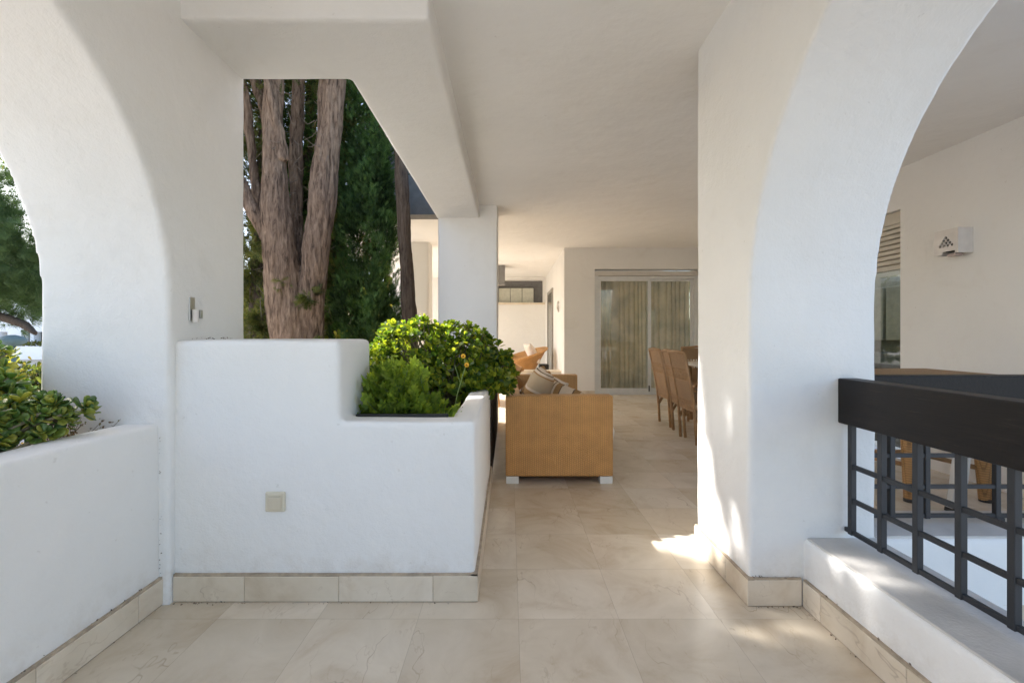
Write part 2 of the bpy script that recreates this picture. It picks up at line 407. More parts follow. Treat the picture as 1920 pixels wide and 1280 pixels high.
# right room wall with shuttered glass door
bm = bmesh.new()
box(bm, 3.52, 3.85, 1.3, 4.235, -1.55, 2.7); box(bm, 3.52, 3.85, 6.3, 9.0, -.05, 2.8); box(bm, 3.52, 3.85, 4.235, 6.3, 2.25, 2.8)
SW = from_bm('side_wall', bm, M_st); tag(SW, 'white house wall behind the right arch carrying the ceramic wall light', 'wall')
gd = empty('shuttered_door', (3.6, 4.3, 0)); tag(gd, 'dark glass door with a cream roller shutter half lowered, right of the pillar', 'door')
bm = bmesh.new()
for k in range(9):
    z = 2.14 - k * .047
    prism(bm, [(-.02, z), (-.042, z - .006), (-.042, z - .036), (-.02, z - .042), (-.01, z - .042), (-.01, z)], 'y', -.06, 1.98)
box(bm, -.008, .0, -.06, 1.98, 1.756, 2.139); box(bm, -.045, 0, -.06, 1.98, 1.718, 1.755); box(bm, -.035, .02, -.06, 1.98, 2.14, 2.245)
def glass(name, tint=(.93, .94, .90), refl=1.0, f=None):
    m, nt, bs = newmat(name); nt.nodes.remove(bs)
    tr = nt.nodes.new('ShaderNodeBsdfTransparent'); tr.inputs[0].default_value = (*tint, 1)
    gl = N(nt, 'ShaderNodeBsdfGlossy', Roughness=.015); fr = N(nt, 'ShaderNodeFresnel', IOR=1.5 if f is None else f)
    mx = nt.nodes.new('ShaderNodeMixShader'); ge = nt.nodes.new('ShaderNodeNewGeometry'); L(nt, math_(nt, 'MULTIPLY', math_(nt, 'ADD', math_(nt, 'MULTIPLY', fr.outputs[0], 1.4), .03), math_(nt, 'SUBTRACT', 1.0, ge.outputs['Backfacing'])), mx.inputs[0])
    L(nt, tr.outputs[0], mx.inputs[1]); L(nt, gl.outputs[0], mx.inputs[2]); L(nt, mx.outputs[0], nt.nodes['Material Output'].inputs[0]); return m
M_glass = glass('window_glass')
from_bm('roller_shutter', bm, simple('cream_shutter', (.56, .52, .44), .5, var=.05), gd)
boxobj('glass_pane', (.0, .012, -.06, 1.98, .02, 1.72), M_glass, gd)
boxobj('frame', [(-.02, .03, -.065, -.02, .0, 2.24), (-.02, .03, .95, 1.01, .0, 1.72)], simple('bronze_frame', (.05, .045, .04), .4), gd)
rm = boxobj('kitchen_interior', (1.30, 1.32, -.5, 5.0, 0, 3.4), simple('kitchen_wall', (.30, .30, .25), .8), gd)
boxobj('chair_back', (.25, .3, .2, 1.3, .0, .82), M_black, gd, bev=.02)
boxobj('cabinet', [(1.0, 1.299, .75, 1.45, 1.05, 1.70), (1.0, 1.299, 1.50, 2.3, 1.05, 1.70)], simple('kitchen_front', (.33, .33, .28), .6), gd, bev=.01)
boxobj('worktop', (.75, 1.299, .0, 3.2, .86, .90), simple('worktop_stone', (.22, .22, .2), .4), gd)

# far wall with sliding door
bm = bmesh.new()
box(bm, 1.02, 1.586, 8.74, 9.0, -.02, 2.8); box(bm, 1.586, 3.516, 8.74, 9.0, 2.335, 2.8); box(bm, 3.516, 3.519, 8.74, 9.0, -.02, 2.8)
box(bm, 1.02, 1.28, 8.999, 13.4, -.02, 2.8)
FW = from_bm('house_wall', bm, M_st); tag(FW, 'white house wall at the end of the terrace around the sliding door', 'wall')
boxobj('skirting', [(1.035, 1.584, 8.722, 8.741, .003, .075)], M_skirt, FW)
sd = empty('sliding_door', (1.586, 8.80, 0)); tag(sd, 'white framed sliding glass door with drawn beige curtains at the back of the terrace', 'door')
W = 1.93
boxobj('frame', [(.0, .07, -.03, .06, .0, 2.30), (W - .07, W, -.03, .06, .0, 2.30), (.07, W - .07, -.03, .06, 2.16, 2.21), (.07, W - .07, -.03, .06, .0, .03)], M_alu, sd, bev=.004)
boxobj('shutter_box', (.0, W, -.045, .06, 2.215, 2.300), simple('grey_beige_box', (.60, .57, .52), .5, var=.04), sd, bev=.004)
for i, (x0, x1, y) in enumerate(((.07, 1.06, -.022), (.99, W - .07, .012))):
    lf = boxobj('door_leaf', [(x0, x0 + .052, y, y + .03, .03, 2.16), (x1 - .06, x1, y, y + .03, .03, 2.16), (x0 + .052, x1 - .06, y, y + .03, .03, .12), (x0 + .052, x1 - .06, y, y + .03, 2.115, 2.16)], M_alu, sd, bev=.003)
    boxobj('glass_pane', (x0 + .05, x1 - .058, y + .010, y + .018, .118, 2.117), M_glass, lf)
boxobj('handle', (1.01, 1.03, -.045, -.023, .06, .17), M_black, sd, bev=.003)
def curtain(name, x0, x1, y, z0, z1, mat, parent, per=.10, amp=.036):
    n = int((x1 - x0) / .006); bm = bmesh.new(); rows = []
    zs = [z0 + (z1 - z0) * k / 14 for k in range(15)]
    for z in zs:
        t = (z - z0) / (z1 - z0); r = []
        for i in range(n + 1):
            x = x0 + (x1 - x0) * i / n
            ph = 2 * PI * x / per + 2.2 * math.sin(x * 7.3) + .9 * math.sin(x * 19 + z * .8)
            a = amp * (1.0 - .35 * t) * (.75 + .25 * math.sin(x * 5))
            r.append(bm.verts.new((x + .006 * math.sin(z * 3 + x * 7) * (1 - t), y + a * math.sin(ph), z)))
        rows.append(r)
    for a, b in zip(rows, rows[1:]):
        for i in range(n): bm.faces.new((a[i], a[i + 1], b[i + 1], b[i]))
    return from_bm(name, bm, mat, parent, sm=True)
M_curt = leafmat('beige_curtain_cloth', [(.66, .56, .47), (.70, .60, .50)], .9, .25, (1, 1, .9), .1)
cur = curtain('curtain', 0.10, W - .05, .26, .03, 2.25, M_curt, sd)
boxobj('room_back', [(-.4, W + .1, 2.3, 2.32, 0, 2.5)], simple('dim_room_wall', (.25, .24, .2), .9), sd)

# far end wall with high opening
bm = bmesh.new()
box(bm, -3.3, -.36, 13.3, 13.6, -.02, 2.8); box(bm, -.36, .955, 13.3, 13.6, -.02, 2.02); box(bm, -.36, .955, 13.3, 13.6, 2.66, 2.8); box(bm, .955, 1.3, 13.3, 13.6, -.02, 2.8)
EW = from_bm('end_wall', bm, M_st); tag(EW, 'white wall closing the far end of the terrace with a high wide opening', 'wall')
boxobj('window_sill', (-.40, 1.0, 13.24, 13.33, 1.965, 2.018), M_skirt, EW, bev=.004)
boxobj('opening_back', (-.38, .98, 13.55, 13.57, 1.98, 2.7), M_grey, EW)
M_frost = simple('frosted_glass', (.50, .50, .42), .3, var=.1)
for k in range(3): boxobj('frosted_pane', (-.30 + k * .335, .02 + k * .335, 13.42, 13.44, 2.03, 2.44), M_frost, EW, bev=.006)
boxobj('hanging_box', (-.32, -.105, 10.9, 11.3, 2.29, 2.729), M_grey); tag(bpy.data.objects['hanging_box'], 'small grey box hanging under the far ceiling beside the column', 'box')
# narrow door in the recess
nd = empty('narrow_door', (1.02, 10.0, 0)); tag(nd, 'narrow grey framed door seen edge-on in the recess beyond the sofa', 'door')
boxobj('frame', [(-.035, .0, .9, .97, 0, 2.2), (-.035, .0, 2.2, 2.27, 0, 2.2), (-.035, .0, .97, 2.2, 2.13, 2.2)], simple('grey_frame', (.33, .31, .28), .5), nd)
boxobj('door_panel', (-.02, -.002, .972, 2.198, .01, 2.128), simple('door_glass_dark', (.10, .10, .09), .2), nd)
# hooks on recess wall
hk = tubeobj('wall_ornament', [([(1.0, 9.6, 1.62), (.985, 9.6, 1.72), (1.0, 9.6, 1.80)], .018), ([(1.0, 9.55, 1.58), (.97, 9.58, 1.66), (1.0, 9.62, 1.7)], .014)], M_cer)
tag(hk, 'small pale ornament fixed to the recess wall beside the narrow door', 'ornament')
# low ledge
o = boxobj('low_ledge', [(-.4, 1.019, 9.25, 9.60, 0, .37)], M_st); tag(o, 'low white ledge with a marble top in front of the far wicker armchair', 'ledge')
boxobj('marble_top', (-.42, 1.018, 9.22, 9.63, .371, .405), M_skirt, o, bev=.004)

# far left facade and column
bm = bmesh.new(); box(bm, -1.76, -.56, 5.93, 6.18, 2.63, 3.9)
o = from_bm('roof_fascia', bm, M_grey); tag(o, 'roof edge of the far terrace with its shade painted in as grey, between the tree trunk and the beam', 'fascia')  # dark grey puts the shade of this face into its colour
bm = bmesh.new(); box(bm, -1.78, -1.40, 8.2, 8.6, -.02, 2.8)
o = from_bm('far_column', bm, M_st); stuccoize(o, .03, 1, .001); tag(o, 'slim white column of the far terrace, glimpsed left of the wide column', 'column')
# low wall along the far terrace edge (partly lit)
o = boxobj('garden_parapet', [(-3.3, -3.14, 6.7, 13.3, -.05, .30)], M_st, bev=.02); tag(o, 'low white parapet along the garden edge of the far terrace', 'parapet')

# ------------------------------------------------------------------ railings
def railing(name, label, p0, axis, length, nb, first, step, z, zt0=.755, zt1=.94, post=None):
    """runs from p0 along axis ('y-' or 'x+')"""
    t = empty(name, (p0[0], p0[1], 0)); tag(t, label, 'railing')
    def B(a0, a1, c0, c1, z0, z1):
        return (c0, c1, -a1, -a0, z0, z1) if axis == 'y-' else (a0, a1, c0, c1, z0, z1)
    boxobj('top_board', B(0, length, -.035, .045, zt0, zt1), M_wood, t, bev=.006, seg=2)
    for k in range(nb):
        a = first + k * step
        boxobj('upright', B(a - .011, a + .011, -.011, .011, z, zt0 + .004), M_iron, t, bev=.0015, seg=1)
    for zz in (z + .011, z + .140, z + .278):
        if zz > zt0 - .03: continue
        boxobj('crossbar', B(.0 if zz < z + .02 else first, length, -.007, .007, zz - .009, zz + .009), M_iron, t, bev=.0015, seg=1)
    return t
railing('railing', 'dark railing in the right arch, near the camera, its wide top board butting the pillar', (1.395, 1.95), 'y-', 2.3, 15, .035, .154, .306)
r2 = railing('railing', 'farther dark railing crossing behind the near one in the right arch', (1.53, 2.09), 'x+', 1.985, 13, .01, .156, .306)
boxobj('foot', (.626, .658, -.014, .014, .27, .31), M_iron, r2); 

# ------------------------------------------------------------------ fittings
sw = boxobj('light_switch', (-1.025, -.943, 1.972, 1.987, .376, .460), M_plast, bev=.006, seg=3)
sw.location = (0, 0, 0); tag(sw, 'square ivory light switch low on the white planter wall', 'switch')
boxobj('rocker', (-1.012, -.956, 1.966, 1.973, .387, .440), simple('beige_rocker', (.62, .55, .42), .3, var=.03), sw, bev=.003)
boxobj('label_strip', (-1.012, -.956, 1.968, 1.973, .443, .451), M_plast, sw, bev=.0015)
# latch holder on pillar
h = empty('wall_bracket', (-1.41, 2.09, 1.18)); tag(h, 'small metal bracket with a white cylinder on the left pillar above the planter', 'bracket')
boxobj('backplate', (.0, .006, -.022, .012, .0, .105), M_steel, h, bev=.002)
bm = bmesh.new(); tube(bm, [(.022, -.008, -.005), (.022, -.008, .05)], .0125, 16); from_bm('cylinder', bm, M_cer, h, sm=False)
boxobj('clip', (.004, .03, .012, .03, .012, .05), M_steel, h, bev=.003)
# ceramic wall light
def wall_light():
    t = empty('wall_light', (3.52, 3.67, 1.84)); tag(t, 'whitewashed ceramic wall light with a triangle of diamond holes', 'wall light')
    y0, y1, z0, z1, x0, x1 = -.10, .10, -.096, .096, -.115, 0
    bm = bmesh.new()
    # front plate (normal -x) as a grid with diamond holes
    holes = []
    rows = [(0, [0]), (1, [-.5, .5]), (2, [-1, 0, 1]), (3, [-1.5, -.5, .5, 1.5])]
    for r, cs in rows:
        for c in cs: holes.append((c * .033, .032 - r * .020))
    n = 80; 
    vs = {}
    def V(i, j):
        if (i, j) not in vs: vs[(i, j)] = bm.verts.new((x0, y0 + (y1 - y0) * i / n, z0 + (z1 - z0) * j / n))
        return vs[(i, j)]
    for i in range(n):
        for j in range(n):
            y = y0 + (y1 - y0) * (i + .5) / n; z = z0 + (z1 - z0) * (j + .5) / n
            if any(abs(y - hy) / .0135 + abs(z - hz) / .0150 < 1 for hy, hz in holes): continue
            if z < z0 + .022 and -.075 < y < .03: continue
            bm.faces.new((V(i, j), V(i + 1, j), V(i + 1, j + 1), V(i, j + 1)))
    r = bmesh.ops.extrude_face_region(bm, geom=list(bm.faces))
    for v in r['geom']:
        if isinstance(v, bmesh.types.BMVert): v.co.x += .006
    box(bm, x0 + .0061, 0, y0, y0 + .006, z0, z1); box(bm, x0 + .0061, 0, y1 - .006, y1, z0, z1); box(bm, x0 + .0061, 0, y0 + .006, y1 - .006, z1 - .006, z1)
    from_bm('shade', bm, M_cer, t)
    boxobj('back_box', (-.05, -.001, -.07, .07, -.07, .07), M_dark, t)
    bm = bmesh.new(); box(bm, -.09, -.03, -.05, .02, -.112, -.09, bev=.006); from_bm('lamp_glass', bm, simple('pinkish_glass', (.45, .36, .34), .3), t)
wall_light()

# =================================================================== FURNITURE
# sofa
so = empty('wicker_sofa', (-.028, 3.53, 0)); tag(so, 'orange brown wicker sofa seen from its end, on white block feet, with striped cushions', 'sofa')
SWd, SL = .808, 1.98
def panel(name, b): return boxobj(name, b, M_weave, so, bev=.012, seg=3)
panel('armrest', (0, SWd, 0, .13, .055, .66)); panel('armrest', (0, SWd, SL - .13, SL, .055, .66))
panel('backrest', (0, .11, .131, SL - .131, .055, .655)); panel('seat_base', (.111, SWd - .01, .131, SL - .131, .055, .27))
for x in (0.004, SWd - .098):
    for y in (.004, SL - .098): boxobj('foot', (x, x + .094, y, y + .094, 0, .054), simple('white_foot', (.72, .72, .70), .4, var=.03), so, bev=.003)
def stripes(name, ax=0, cols=None, freq=1.0, off=0.0):
    m, nt, bs = newmat(name); t = nt.nodes.new('ShaderNodeTexCoord'); s = N(nt, 'ShaderNodeSeparateXYZ'); L(nt, t.outputs['Object'], s.inputs[0])
    f = math_(nt, 'FRACT', math_(nt, 'ADD', math_(nt, 'MULTIPLY', s.outputs[ax], freq), off))
    cr, tn, gy, dk = (.62, .51, .39), (.34, .20, .085), (.46, .35, .23), (.15, .10, .06)
    r = nt.nodes.new('ShaderNodeValToRGB'); r.color_ramp.interpolation = 'CONSTANT'; e = r.color_ramp.elements
    st = [(0, gy), (.16, tn), (.19, cr), (.24, dk), (.26, cr), (.30, tn), (.40, dk), (.42, cr), (.66, dk), (.68, tn), (.80, cr), (.85, gy)]
    while len(e) < len(st): e.new(.5)
    for i, (p, c) in enumerate(st): e[i].position = p; e[i].color = (*c, 1)
    L(nt, f, r.inputs[0]); L(nt, r.outputs[0], bs.inputs['Base Color']); bs.inputs['Roughness'].default_value = .95; bs.inputs['Specular IOR Level'].default_value = .1
    v = t.outputs['Object']; b1 = bump(nt, None, noisen(nt, v, 7, 3, .5), .5, .03); bump(nt, bs, noisen(nt, v, 240, 2), .2, .002, b1)
    return m
def pillow(name, size, loc, rot, mat, label, seed=0, cat='cushion', grp='striped cushions on the wicker sofa'):
    bm = bmesh.new(); bmesh.ops.create_cube(bm, size=2); bmesh.ops.subdivide_edges(bm, edges=bm.edges, cuts=15, use_grid_fill=True)
    sx, sy, sz = size
    for v in bm.verts:
        x, y, z = v.co
        ex = (1 - abs(x) ** 2.6) * (1 - abs(y) ** 2.6)
        h = max(ex, 0) ** .42
        q = noise.noise(Vector((x * 1.6 + seed, y * 1.6, z))) * .16 + noise.noise(Vector((x * 4 + seed, y * 4, z * 2))) * .06
        pinch = 1 - .07 * (1 - abs(x) ** 2) * (abs(y) > .9) - .07 * (1 - abs(y) ** 2) * (abs(x) > .9)
        v.co = Vector((x * sx / 2 * pinch, y * sy / 2 * pinch, (z * (h * .95 + .05) + q * h) * sz / 2))
    o = from_bm(name, bm, mat, None, sm=True); o.location = loc; o.rotation_euler = rot
    tag(o, label, cat, grp); return o
M_s1 = stripes('striped_canvas_long', 0, freq=1.9, off=.05); M_s2 = stripes('striped_canvas_wide', 1, freq=2.6, off=.4)
R = math.radians
pillow('cushion', (.56, .60, .22), (.205, 4.02, .575), (R(0), R(-66), R(0)), stripes('striped_canvas_back', 0, freq=2.6, off=.62), 'tall striped cushion leaning on the sofa back nearest the camera', 2)
pillow('cushion', (.50, .54, .20), (.33, 4.86, .50), (R(6), R(-40), R(10)), M_s1, 'beige striped cushion slouching in the middle of the sofa behind the rounded one', 5)
pillow('cushion', (.58, .50, .25), (.40, 4.15, .565), (R(0), R(14), R(-14)), stripes('striped_canvas_round', 0, freq=2.4, off=.3), 'rounded striped cushion lying flat with broad tan bands, in front on the sofa', 9)
bm = bmesh.new(); box(bm, .165, .80, 3.665, 5.375, .275, .41, bev=.04, seg=4)
o = from_bm('seat_cushion', bm, stripes('striped_canvas_seat', 1, freq=1.3)); tag(o, 'long flat seat pad hidden down inside the wicker sofa', 'cushion')
# tie hanging off the sofa front
bm = bmesh.new(); tube(bm, [(.782, 3.80, .43), (.806, 3.79, .40), (.82, 3.79, .34), (.817, 3.80, .28), (.80, 3.80, .265)], [.012, .022, .028, .024, .008], 10)
o = from_bm('cloth_tie', bm, simple('white_cloth', (.72, .68, .62), .9, b=.3), None, sm=True); tag(o, 'white cloth end hanging over the front edge of the sofa', 'cloth')

# dining chairs
def dining_chair():
    t = empty('dining_chair'); w = .205
    # local: +x forward (seat), back at x=0
    def post(s):
        return [(.10, s * w, .0), (.085, s * w, .22), (.07, s * w, .42), (.035, s * (w + .002), .62), (-.03, s * (w + .012), .93)]
    for s in (-1, 1): tubeobj('back_post', [(post(s), [.017, .017, .017, .0155, .0145])], M_rattan, t)
    for s in (-1, 1): tubeobj('leg', [([(.47, s * (w + .005), .0), (.46, s * w, .22), (.45, s * w, .41)], .0175)], M_rattan, t)
    def X(z): return np.interp(z, [.0, .22, .42, .62, .93], [.10, .085, .07, .035, -.03])
    def strip(z0, z1):
        bm = bmesh.new(); rows = []
        for k in range(7):
            z = z0 + (z1 - z0) * k / 6; x = float(X(z)); ww = w - .008 + .012 * max(0, (z - .6) / .33)
            rows.append([bm.verts.new((x + dx, y * ww, z)) for dx in (0, .010) for y in (-1, -.5, 0, .5, 1)])
        for a, b in zip(rows, rows[1:]):
            for i in range(4): bm.faces.new((a[i], a[i + 1], b[i + 1], b[i])); bm.faces.new((a[5 + i], b[5 + i], b[6 + i], a[6 + i]))
        for r in (rows[0], rows[-1]):
            for i in range(4): bm.faces.new((r[i], r[i + 1], r[6 + i], r[5 + i]))
        return bm
    bm = strip(.77, .925); b2 = strip(.44, .64)
    me = bpy.data.meshes.new('t'); b2.to_mesh(me); bm.from_mesh(me); b2.free()
    from_bm('backrest', bm, M_ratw, t)
    # open lattice band and perforated apron
    for nm, (z0, z1) in (('lattice', (.64, .77)), ('apron', (.335, .44))):
        bm = bmesh.new()
        for k in range(-5, 6):
            for s in (-1, 1):
                ya = k * .038; yb = ya + s * .038
                if abs(ya) < w and abs(yb) < w:
                    tube(bm, [(float(X(z0)) + .005, ya, z0), (float(X(z1)) + .005, yb, z1)], .006, 5, False)
        for zz in (z0, (z0 + z1) / 2, z1): tube(bm, [(float(X(zz)) + .005, -w, zz), (float(X(zz)) + .005, w, zz)], .006, 5, False)
        from_bm(nm, bm, M_rattan, t, sm=True)
    tubeobj('top_rail', [([(-.03, -w - .015, .93), (-.034, 0, .945), (-.03, w + .015, .93)], .016)], M_rattan, t)
    bm = bmesh.new(); box(bm, .075, .475, -w, w, .405, .445, bev=.012); from_bm('seat', bm, M_rattop, t)
    for s in (-1, 1):
        bm = bmesh.new()
        tube(bm, [(.09, s * w, .24), (.12, s * (w - .06), .35), (.10, s * (w - .12), .38)], .010, 6); tube(bm, [(.09, s * w, .22), (.17, s * w, .36), (.22, s * w, .39)], .010, 6)
        tube(bm, [(.46, s * w, .22), (.39, s * w, .36), (.34, s * w, .39)], .010, 6)
        for k in range(14): tube(bm, [(.09 + k * .027, s * w, .36), (.09 + k * .027 + .02, s * w, .41)], .004, 4, False)
        tube(bm, [(.08, s * w, .36), (.46, s * w, .36)], .007, 5, False)
        from_bm('bracing', bm, M_rattan, t, sm=True)
    return t
def copy_tree(o, parent=None):
    c = o.copy(); COL.objects.link(c)
    if parent: c.parent = parent
    for ch in [k for k in bpy.data.objects if k.parent == o and k.name != c.name]: copy_tree(ch, c)
    return c
ch0 = dining_chair(); chs = [ch0] + [copy_tree(ch0) for _ in range(4)]
spots = [((1.845, 5.88), 0, 'rattan dining chair farthest from the camera in the row beside the table'),
         ((1.825, 5.335), R(-2), 'middle rattan dining chair of the row beside the table'),
         ((1.79, 4.96), R(2), 'rattan dining chair nearest the camera, half hidden by the right pillar'),
         ((3.55 - .12, 5.5), PI, 'rattan dining chair across the table, hidden behind the pillar'),
         ((2.70, 6.75), R(-92), 'rattan dining chair at the far head of the table, just a strip beside the pillar')]
for c, ((x, y), rz, lab) in zip(chs, spots):
    c.location = (x, y, 0); c.rotation_euler = (0, 0, rz); tag(c, lab, 'chair', 'rattan dining chairs')
bpy.data.objects.remove  # noqa
for k in [q for q in bpy.data.objects if q.parent == chs[3]]: bpy.data.objects.remove(k)
bpy.data.objects.remove(chs[3])
dt = empty('dining_table', (2.72, 5.4, 0)); tag(dt, 'pale topped dining table beside the rattan chairs, mostly behind the pillar', 'table')
boxobj('tabletop', (-.40, .42, -.95, .95, .72, .755), simple('pale_table_top', (.62, .58, .52), .3), dt, bev=.006)
for sx in (-1, 1):
    for sy in (-1, 1): tubeobj('leg', [([(sx * .32, sy * .82, 0), (sx * .34, sy * .84, .72)], [.03, .04])], M_rattan, dt)

# rattan side table behind the railing
rt = empty('rattan_table', (2.87, 3.38, 0)); tag(rt, 'woven rattan table behind the far railing, on thick wrapped legs', 'table')
bm = bmesh.new(); box(bm, -.62, .40, -.30, .32, .815, .855, bev=.01, seg=3); from_bm('tabletop', bm, M_rattop, rt)
boxobj('apron', [(-.58, .36, -.27, -.25, .745, .815), (-.58, .36, .25, .27, .745, .815), (-.58, -.56, -.25, .25, .745, .815), (.34, .36, -.25, .25, .745, .815)], M_ratw, rt)
def wleg(x, y, dx):
    bm = bmesh.new(); tube(bm, [(x + dx, y, 0), (x + dx * .85, y, .02), (x + dx * .5, y, .25), (x, y, .50), (x, y, .745)], [.030, .034, .044, .052, .056], 20)
    l = from_bm('leg', bm, M_ratleg, rt, sm=True)
    tubeobj('foot_cap', [([(x + dx, y, .0), (x + dx, y, .022)], .036)], M_black, l, 16)
wleg(-.18, -.22, 0); wleg(.30, -.22, .03); wleg(-.18, .26, 0); wleg(.30, .26, .03)
tubeobj('stretcher', [([(-.18, -.22, .22), (.05, .0, .27), (.30, -.22, .22)], .016), ([(-.18, .26, .22), (.05, .03, .27), (.30, .26, .22)], .016), ([(-.18, -.22, .24), (-.40, .05, .26), (-.18, .26, .24)], .016)], M_rattan, rt)
# folded aluminium steps
st = empty('folded_stepladder', (2.79, 2.98, 0)); tag(st, 'folded aluminium stepladder standing behind the far railing', 'stepladder')
for dx in (0, .066):
    boxobj('rail', (-.009 + dx, .009 + dx, -.02, .02, 0, .60), M_alu, st, bev=.002)
for k in range(2): boxobj('tread', (.01, .056, -.03, .03, .16 + k * .24, .19 + k * .24), M_black, st, bev=.002)
for q in (-.014, .052): boxobj('foot', (q, q + .028, -.025, .025, 0, .025), M_black, st)
st.rotation_euler = (0, R(7), 0)

# far basket armchairs and box
def basket(name, loc, rz, label, cush=True):
    t = empty(name, loc, rz); tag(t, label, 'armchair')
    bm = bmesh.new(); n = 40; prof = [(.0, .30, .20), (.25, .40, .26), (.6, .50, .36), (1.0, .58, .50)]
    rows = []
    for k in range(9):
        f = k / 8
        row = []
        for i in range(n + 1):
            a = -PI * .72 + PI * 1.44 * i / n      # open at the front (-y)
            back = .5 + .5 * math.cos(a)
            rr = .30 + .18 * f + .14 * f * back
            z = .24 + f * (.28 + .30 * back ** 1.5)
            row.append(bm.verts.new((rr * math.sin(a), rr * math.cos(a), z)))
        rows.append(row)
    for a, b in zip(rows, rows[1:]):
        for i in range(n): bm.faces.new((a[i], a[i + 1], b[i + 1], b[i]))
    rim = [v.co.copy() for v in rows[-1]]
    o = from_bm('basket', bm, weave(name + '_weave' if False else 'basket_weave', (.52, .27, .09), .02, .4, 'AUTO'), t, sm=True)
    m = o.modifiers.new('s', 'SOLIDIFY'); m.thickness = .03
    tubeobj('rim', [(rim, .028)], M_basket, t)
    tubeobj('seat_frame', [([(.29 * math.cos(k * PI / 12), .29 * math.sin(k * PI / 12), .25) for k in range(25)], .02)], M_basket, t)
    for a in (45, 135, 225, 315):
        tubeobj('leg', [([(.34 * math.cos(R(a)), .34 * math.sin(R(a)), 0), (.26 * math.cos(R(a)), .26 * math.sin(R(a)), .26)], .018)], M_basket, t)
    boxobj('seat', (-.25, .25, -.25, .25, .25, .30), M_basket, t, bev=.02)
    return t
a1 = basket('basket_armchair', (.22, 10.5, 0), R(-75), 'honey rattan basket armchair with pale cushions, beyond the sofa by the far wall')
M_cream = simple('cream_canvas', (.70, .62, .54), .95, b=.3)
pillow('cushion', (.50, .46, .17), (.50, 10.42, .70), (R(-4), R(62), R(10)), M_cream, 'cream cushion propped upright in the far basket armchair', 3, grp='pale cushions on the far armchairs')
pillow('cushion', (.44, .42, .14), (.22, 10.45, .42), (0, R(6), 0), M_cream, 'flat cream seat cushion lying in the far basket armchair', 4, grp='pale cushions on the far armchairs')
a2 = basket('basket_armchair', (-.25, 7.6, 0), R(60), 'orange rattan armchair half hidden behind the shrub, left of the sofa')
bx = boxobj('black_side_table', [(.70, .92, 10.95, 11.3, .0, .42)], M_black, bev=.01); tag(bx, 'black box-shaped side table beside the far basket armchair', 'side table')

# =================================================================== PLANTS
def sph(n): 
    v = RNG.normal(size=(n, 3)); return v / np.linalg.norm(v, axis=1, keepdims=True)
# obovate leaf template (length 1 along y), cupped, 6 quads
def obovate(w=.55, cup=.12, thick=0):
    ys = [0, .3, .62, .88, 1.0]; ws = [.08, .30 * w / .55, .5 * w / .55, .40 * w / .55, .12]
    tv = []; tf = []
    for y, q in zip(ys, ws):
        tv += [(-q * .62, y, cup * (q * 1.2) + .10 * y * y), (0, y, .10 * y * y), (q * .62, y, cup * (q * 1.2) + .10 * y * y)]
    for i in range(4):
        for j in range(2): a = i * 3 + j; tf.append((a, a + 1, a + 4, a + 3))
    return tv, tf
def fat_leaf():
    tv, tf = obovate(.62, .05); n = len(tv)
    tv2 = tv + [(x, y, z - (.11 if 0 < i % 3 < 2 else .03)) for i, (x, y, z) in enumerate(tv)]
    tf2 = tf + [tuple(n + q for q in f[::-1]) for f in tf]
    rim = [0, 3, 6, 9, 12, 13, 14, 11, 8, 5, 2, 1]
    for a, b in zip(rim, rim[1:] + rim[:1]): tf2.append((a, b, n + b, n + a))
    return tv2, tf2
def rosettes(tips, dirs, per, spread, size, jit=.25):
    P = []; A = []; S = []; U = []
    for t, d in zip(tips, dirs):
        d = d / np.linalg.norm(d); a = np.cross(d, [.3, .2, .9]); a /= np.linalg.norm(a) + 1e-9; b = np.cross(d, a)
        k = per + RNG.integers(-1, 2); s0 = size * RNG.uniform(.75, 1.2)
        for i in range(k):
            ph = i * 2.4 + RNG.random() * .5; q = spread * (.35 + .9 * i / k)
            ax = d * math.cos(q) + (a * math.cos(ph) + b * math.sin(ph)) * math.sin(q)
            P.append(t - d * size * .5 * i / k); A.append(ax + RNG.normal(size=3) * jit * .3); S.append(s0 * (.65 + .5 * i / k)); U.append(d)
    return np.array(P), np.array(A), np.array(S), np.array(U)
def stems(name, base_pts, tips, mat, parent, r=.005, n=5):
    bm = bmesh.new()
    for t in tips:
        b = base_pts[RNG.integers(len(base_pts))]; m = (np.array(b) + t) / 2 + RNG.normal(size=3) * .03
        m[2] -= .03; tube(bm, [b, m, t], [r * 1.6, r * 1.1, r * .7], n, False)
    return from_bm(name, bm, mat, parent, sm=True)

M_shrub = leafmat('glossy_shrub_leaf', [(.05, .105, .03), (.095, .17, .035), (.21, .28, .045), (.40, .44, .07)], .20, .45, (1.9, 1.8, .5), .6)
M_stem = simple('green_brown_stem', (.12, .11, .05), .7)
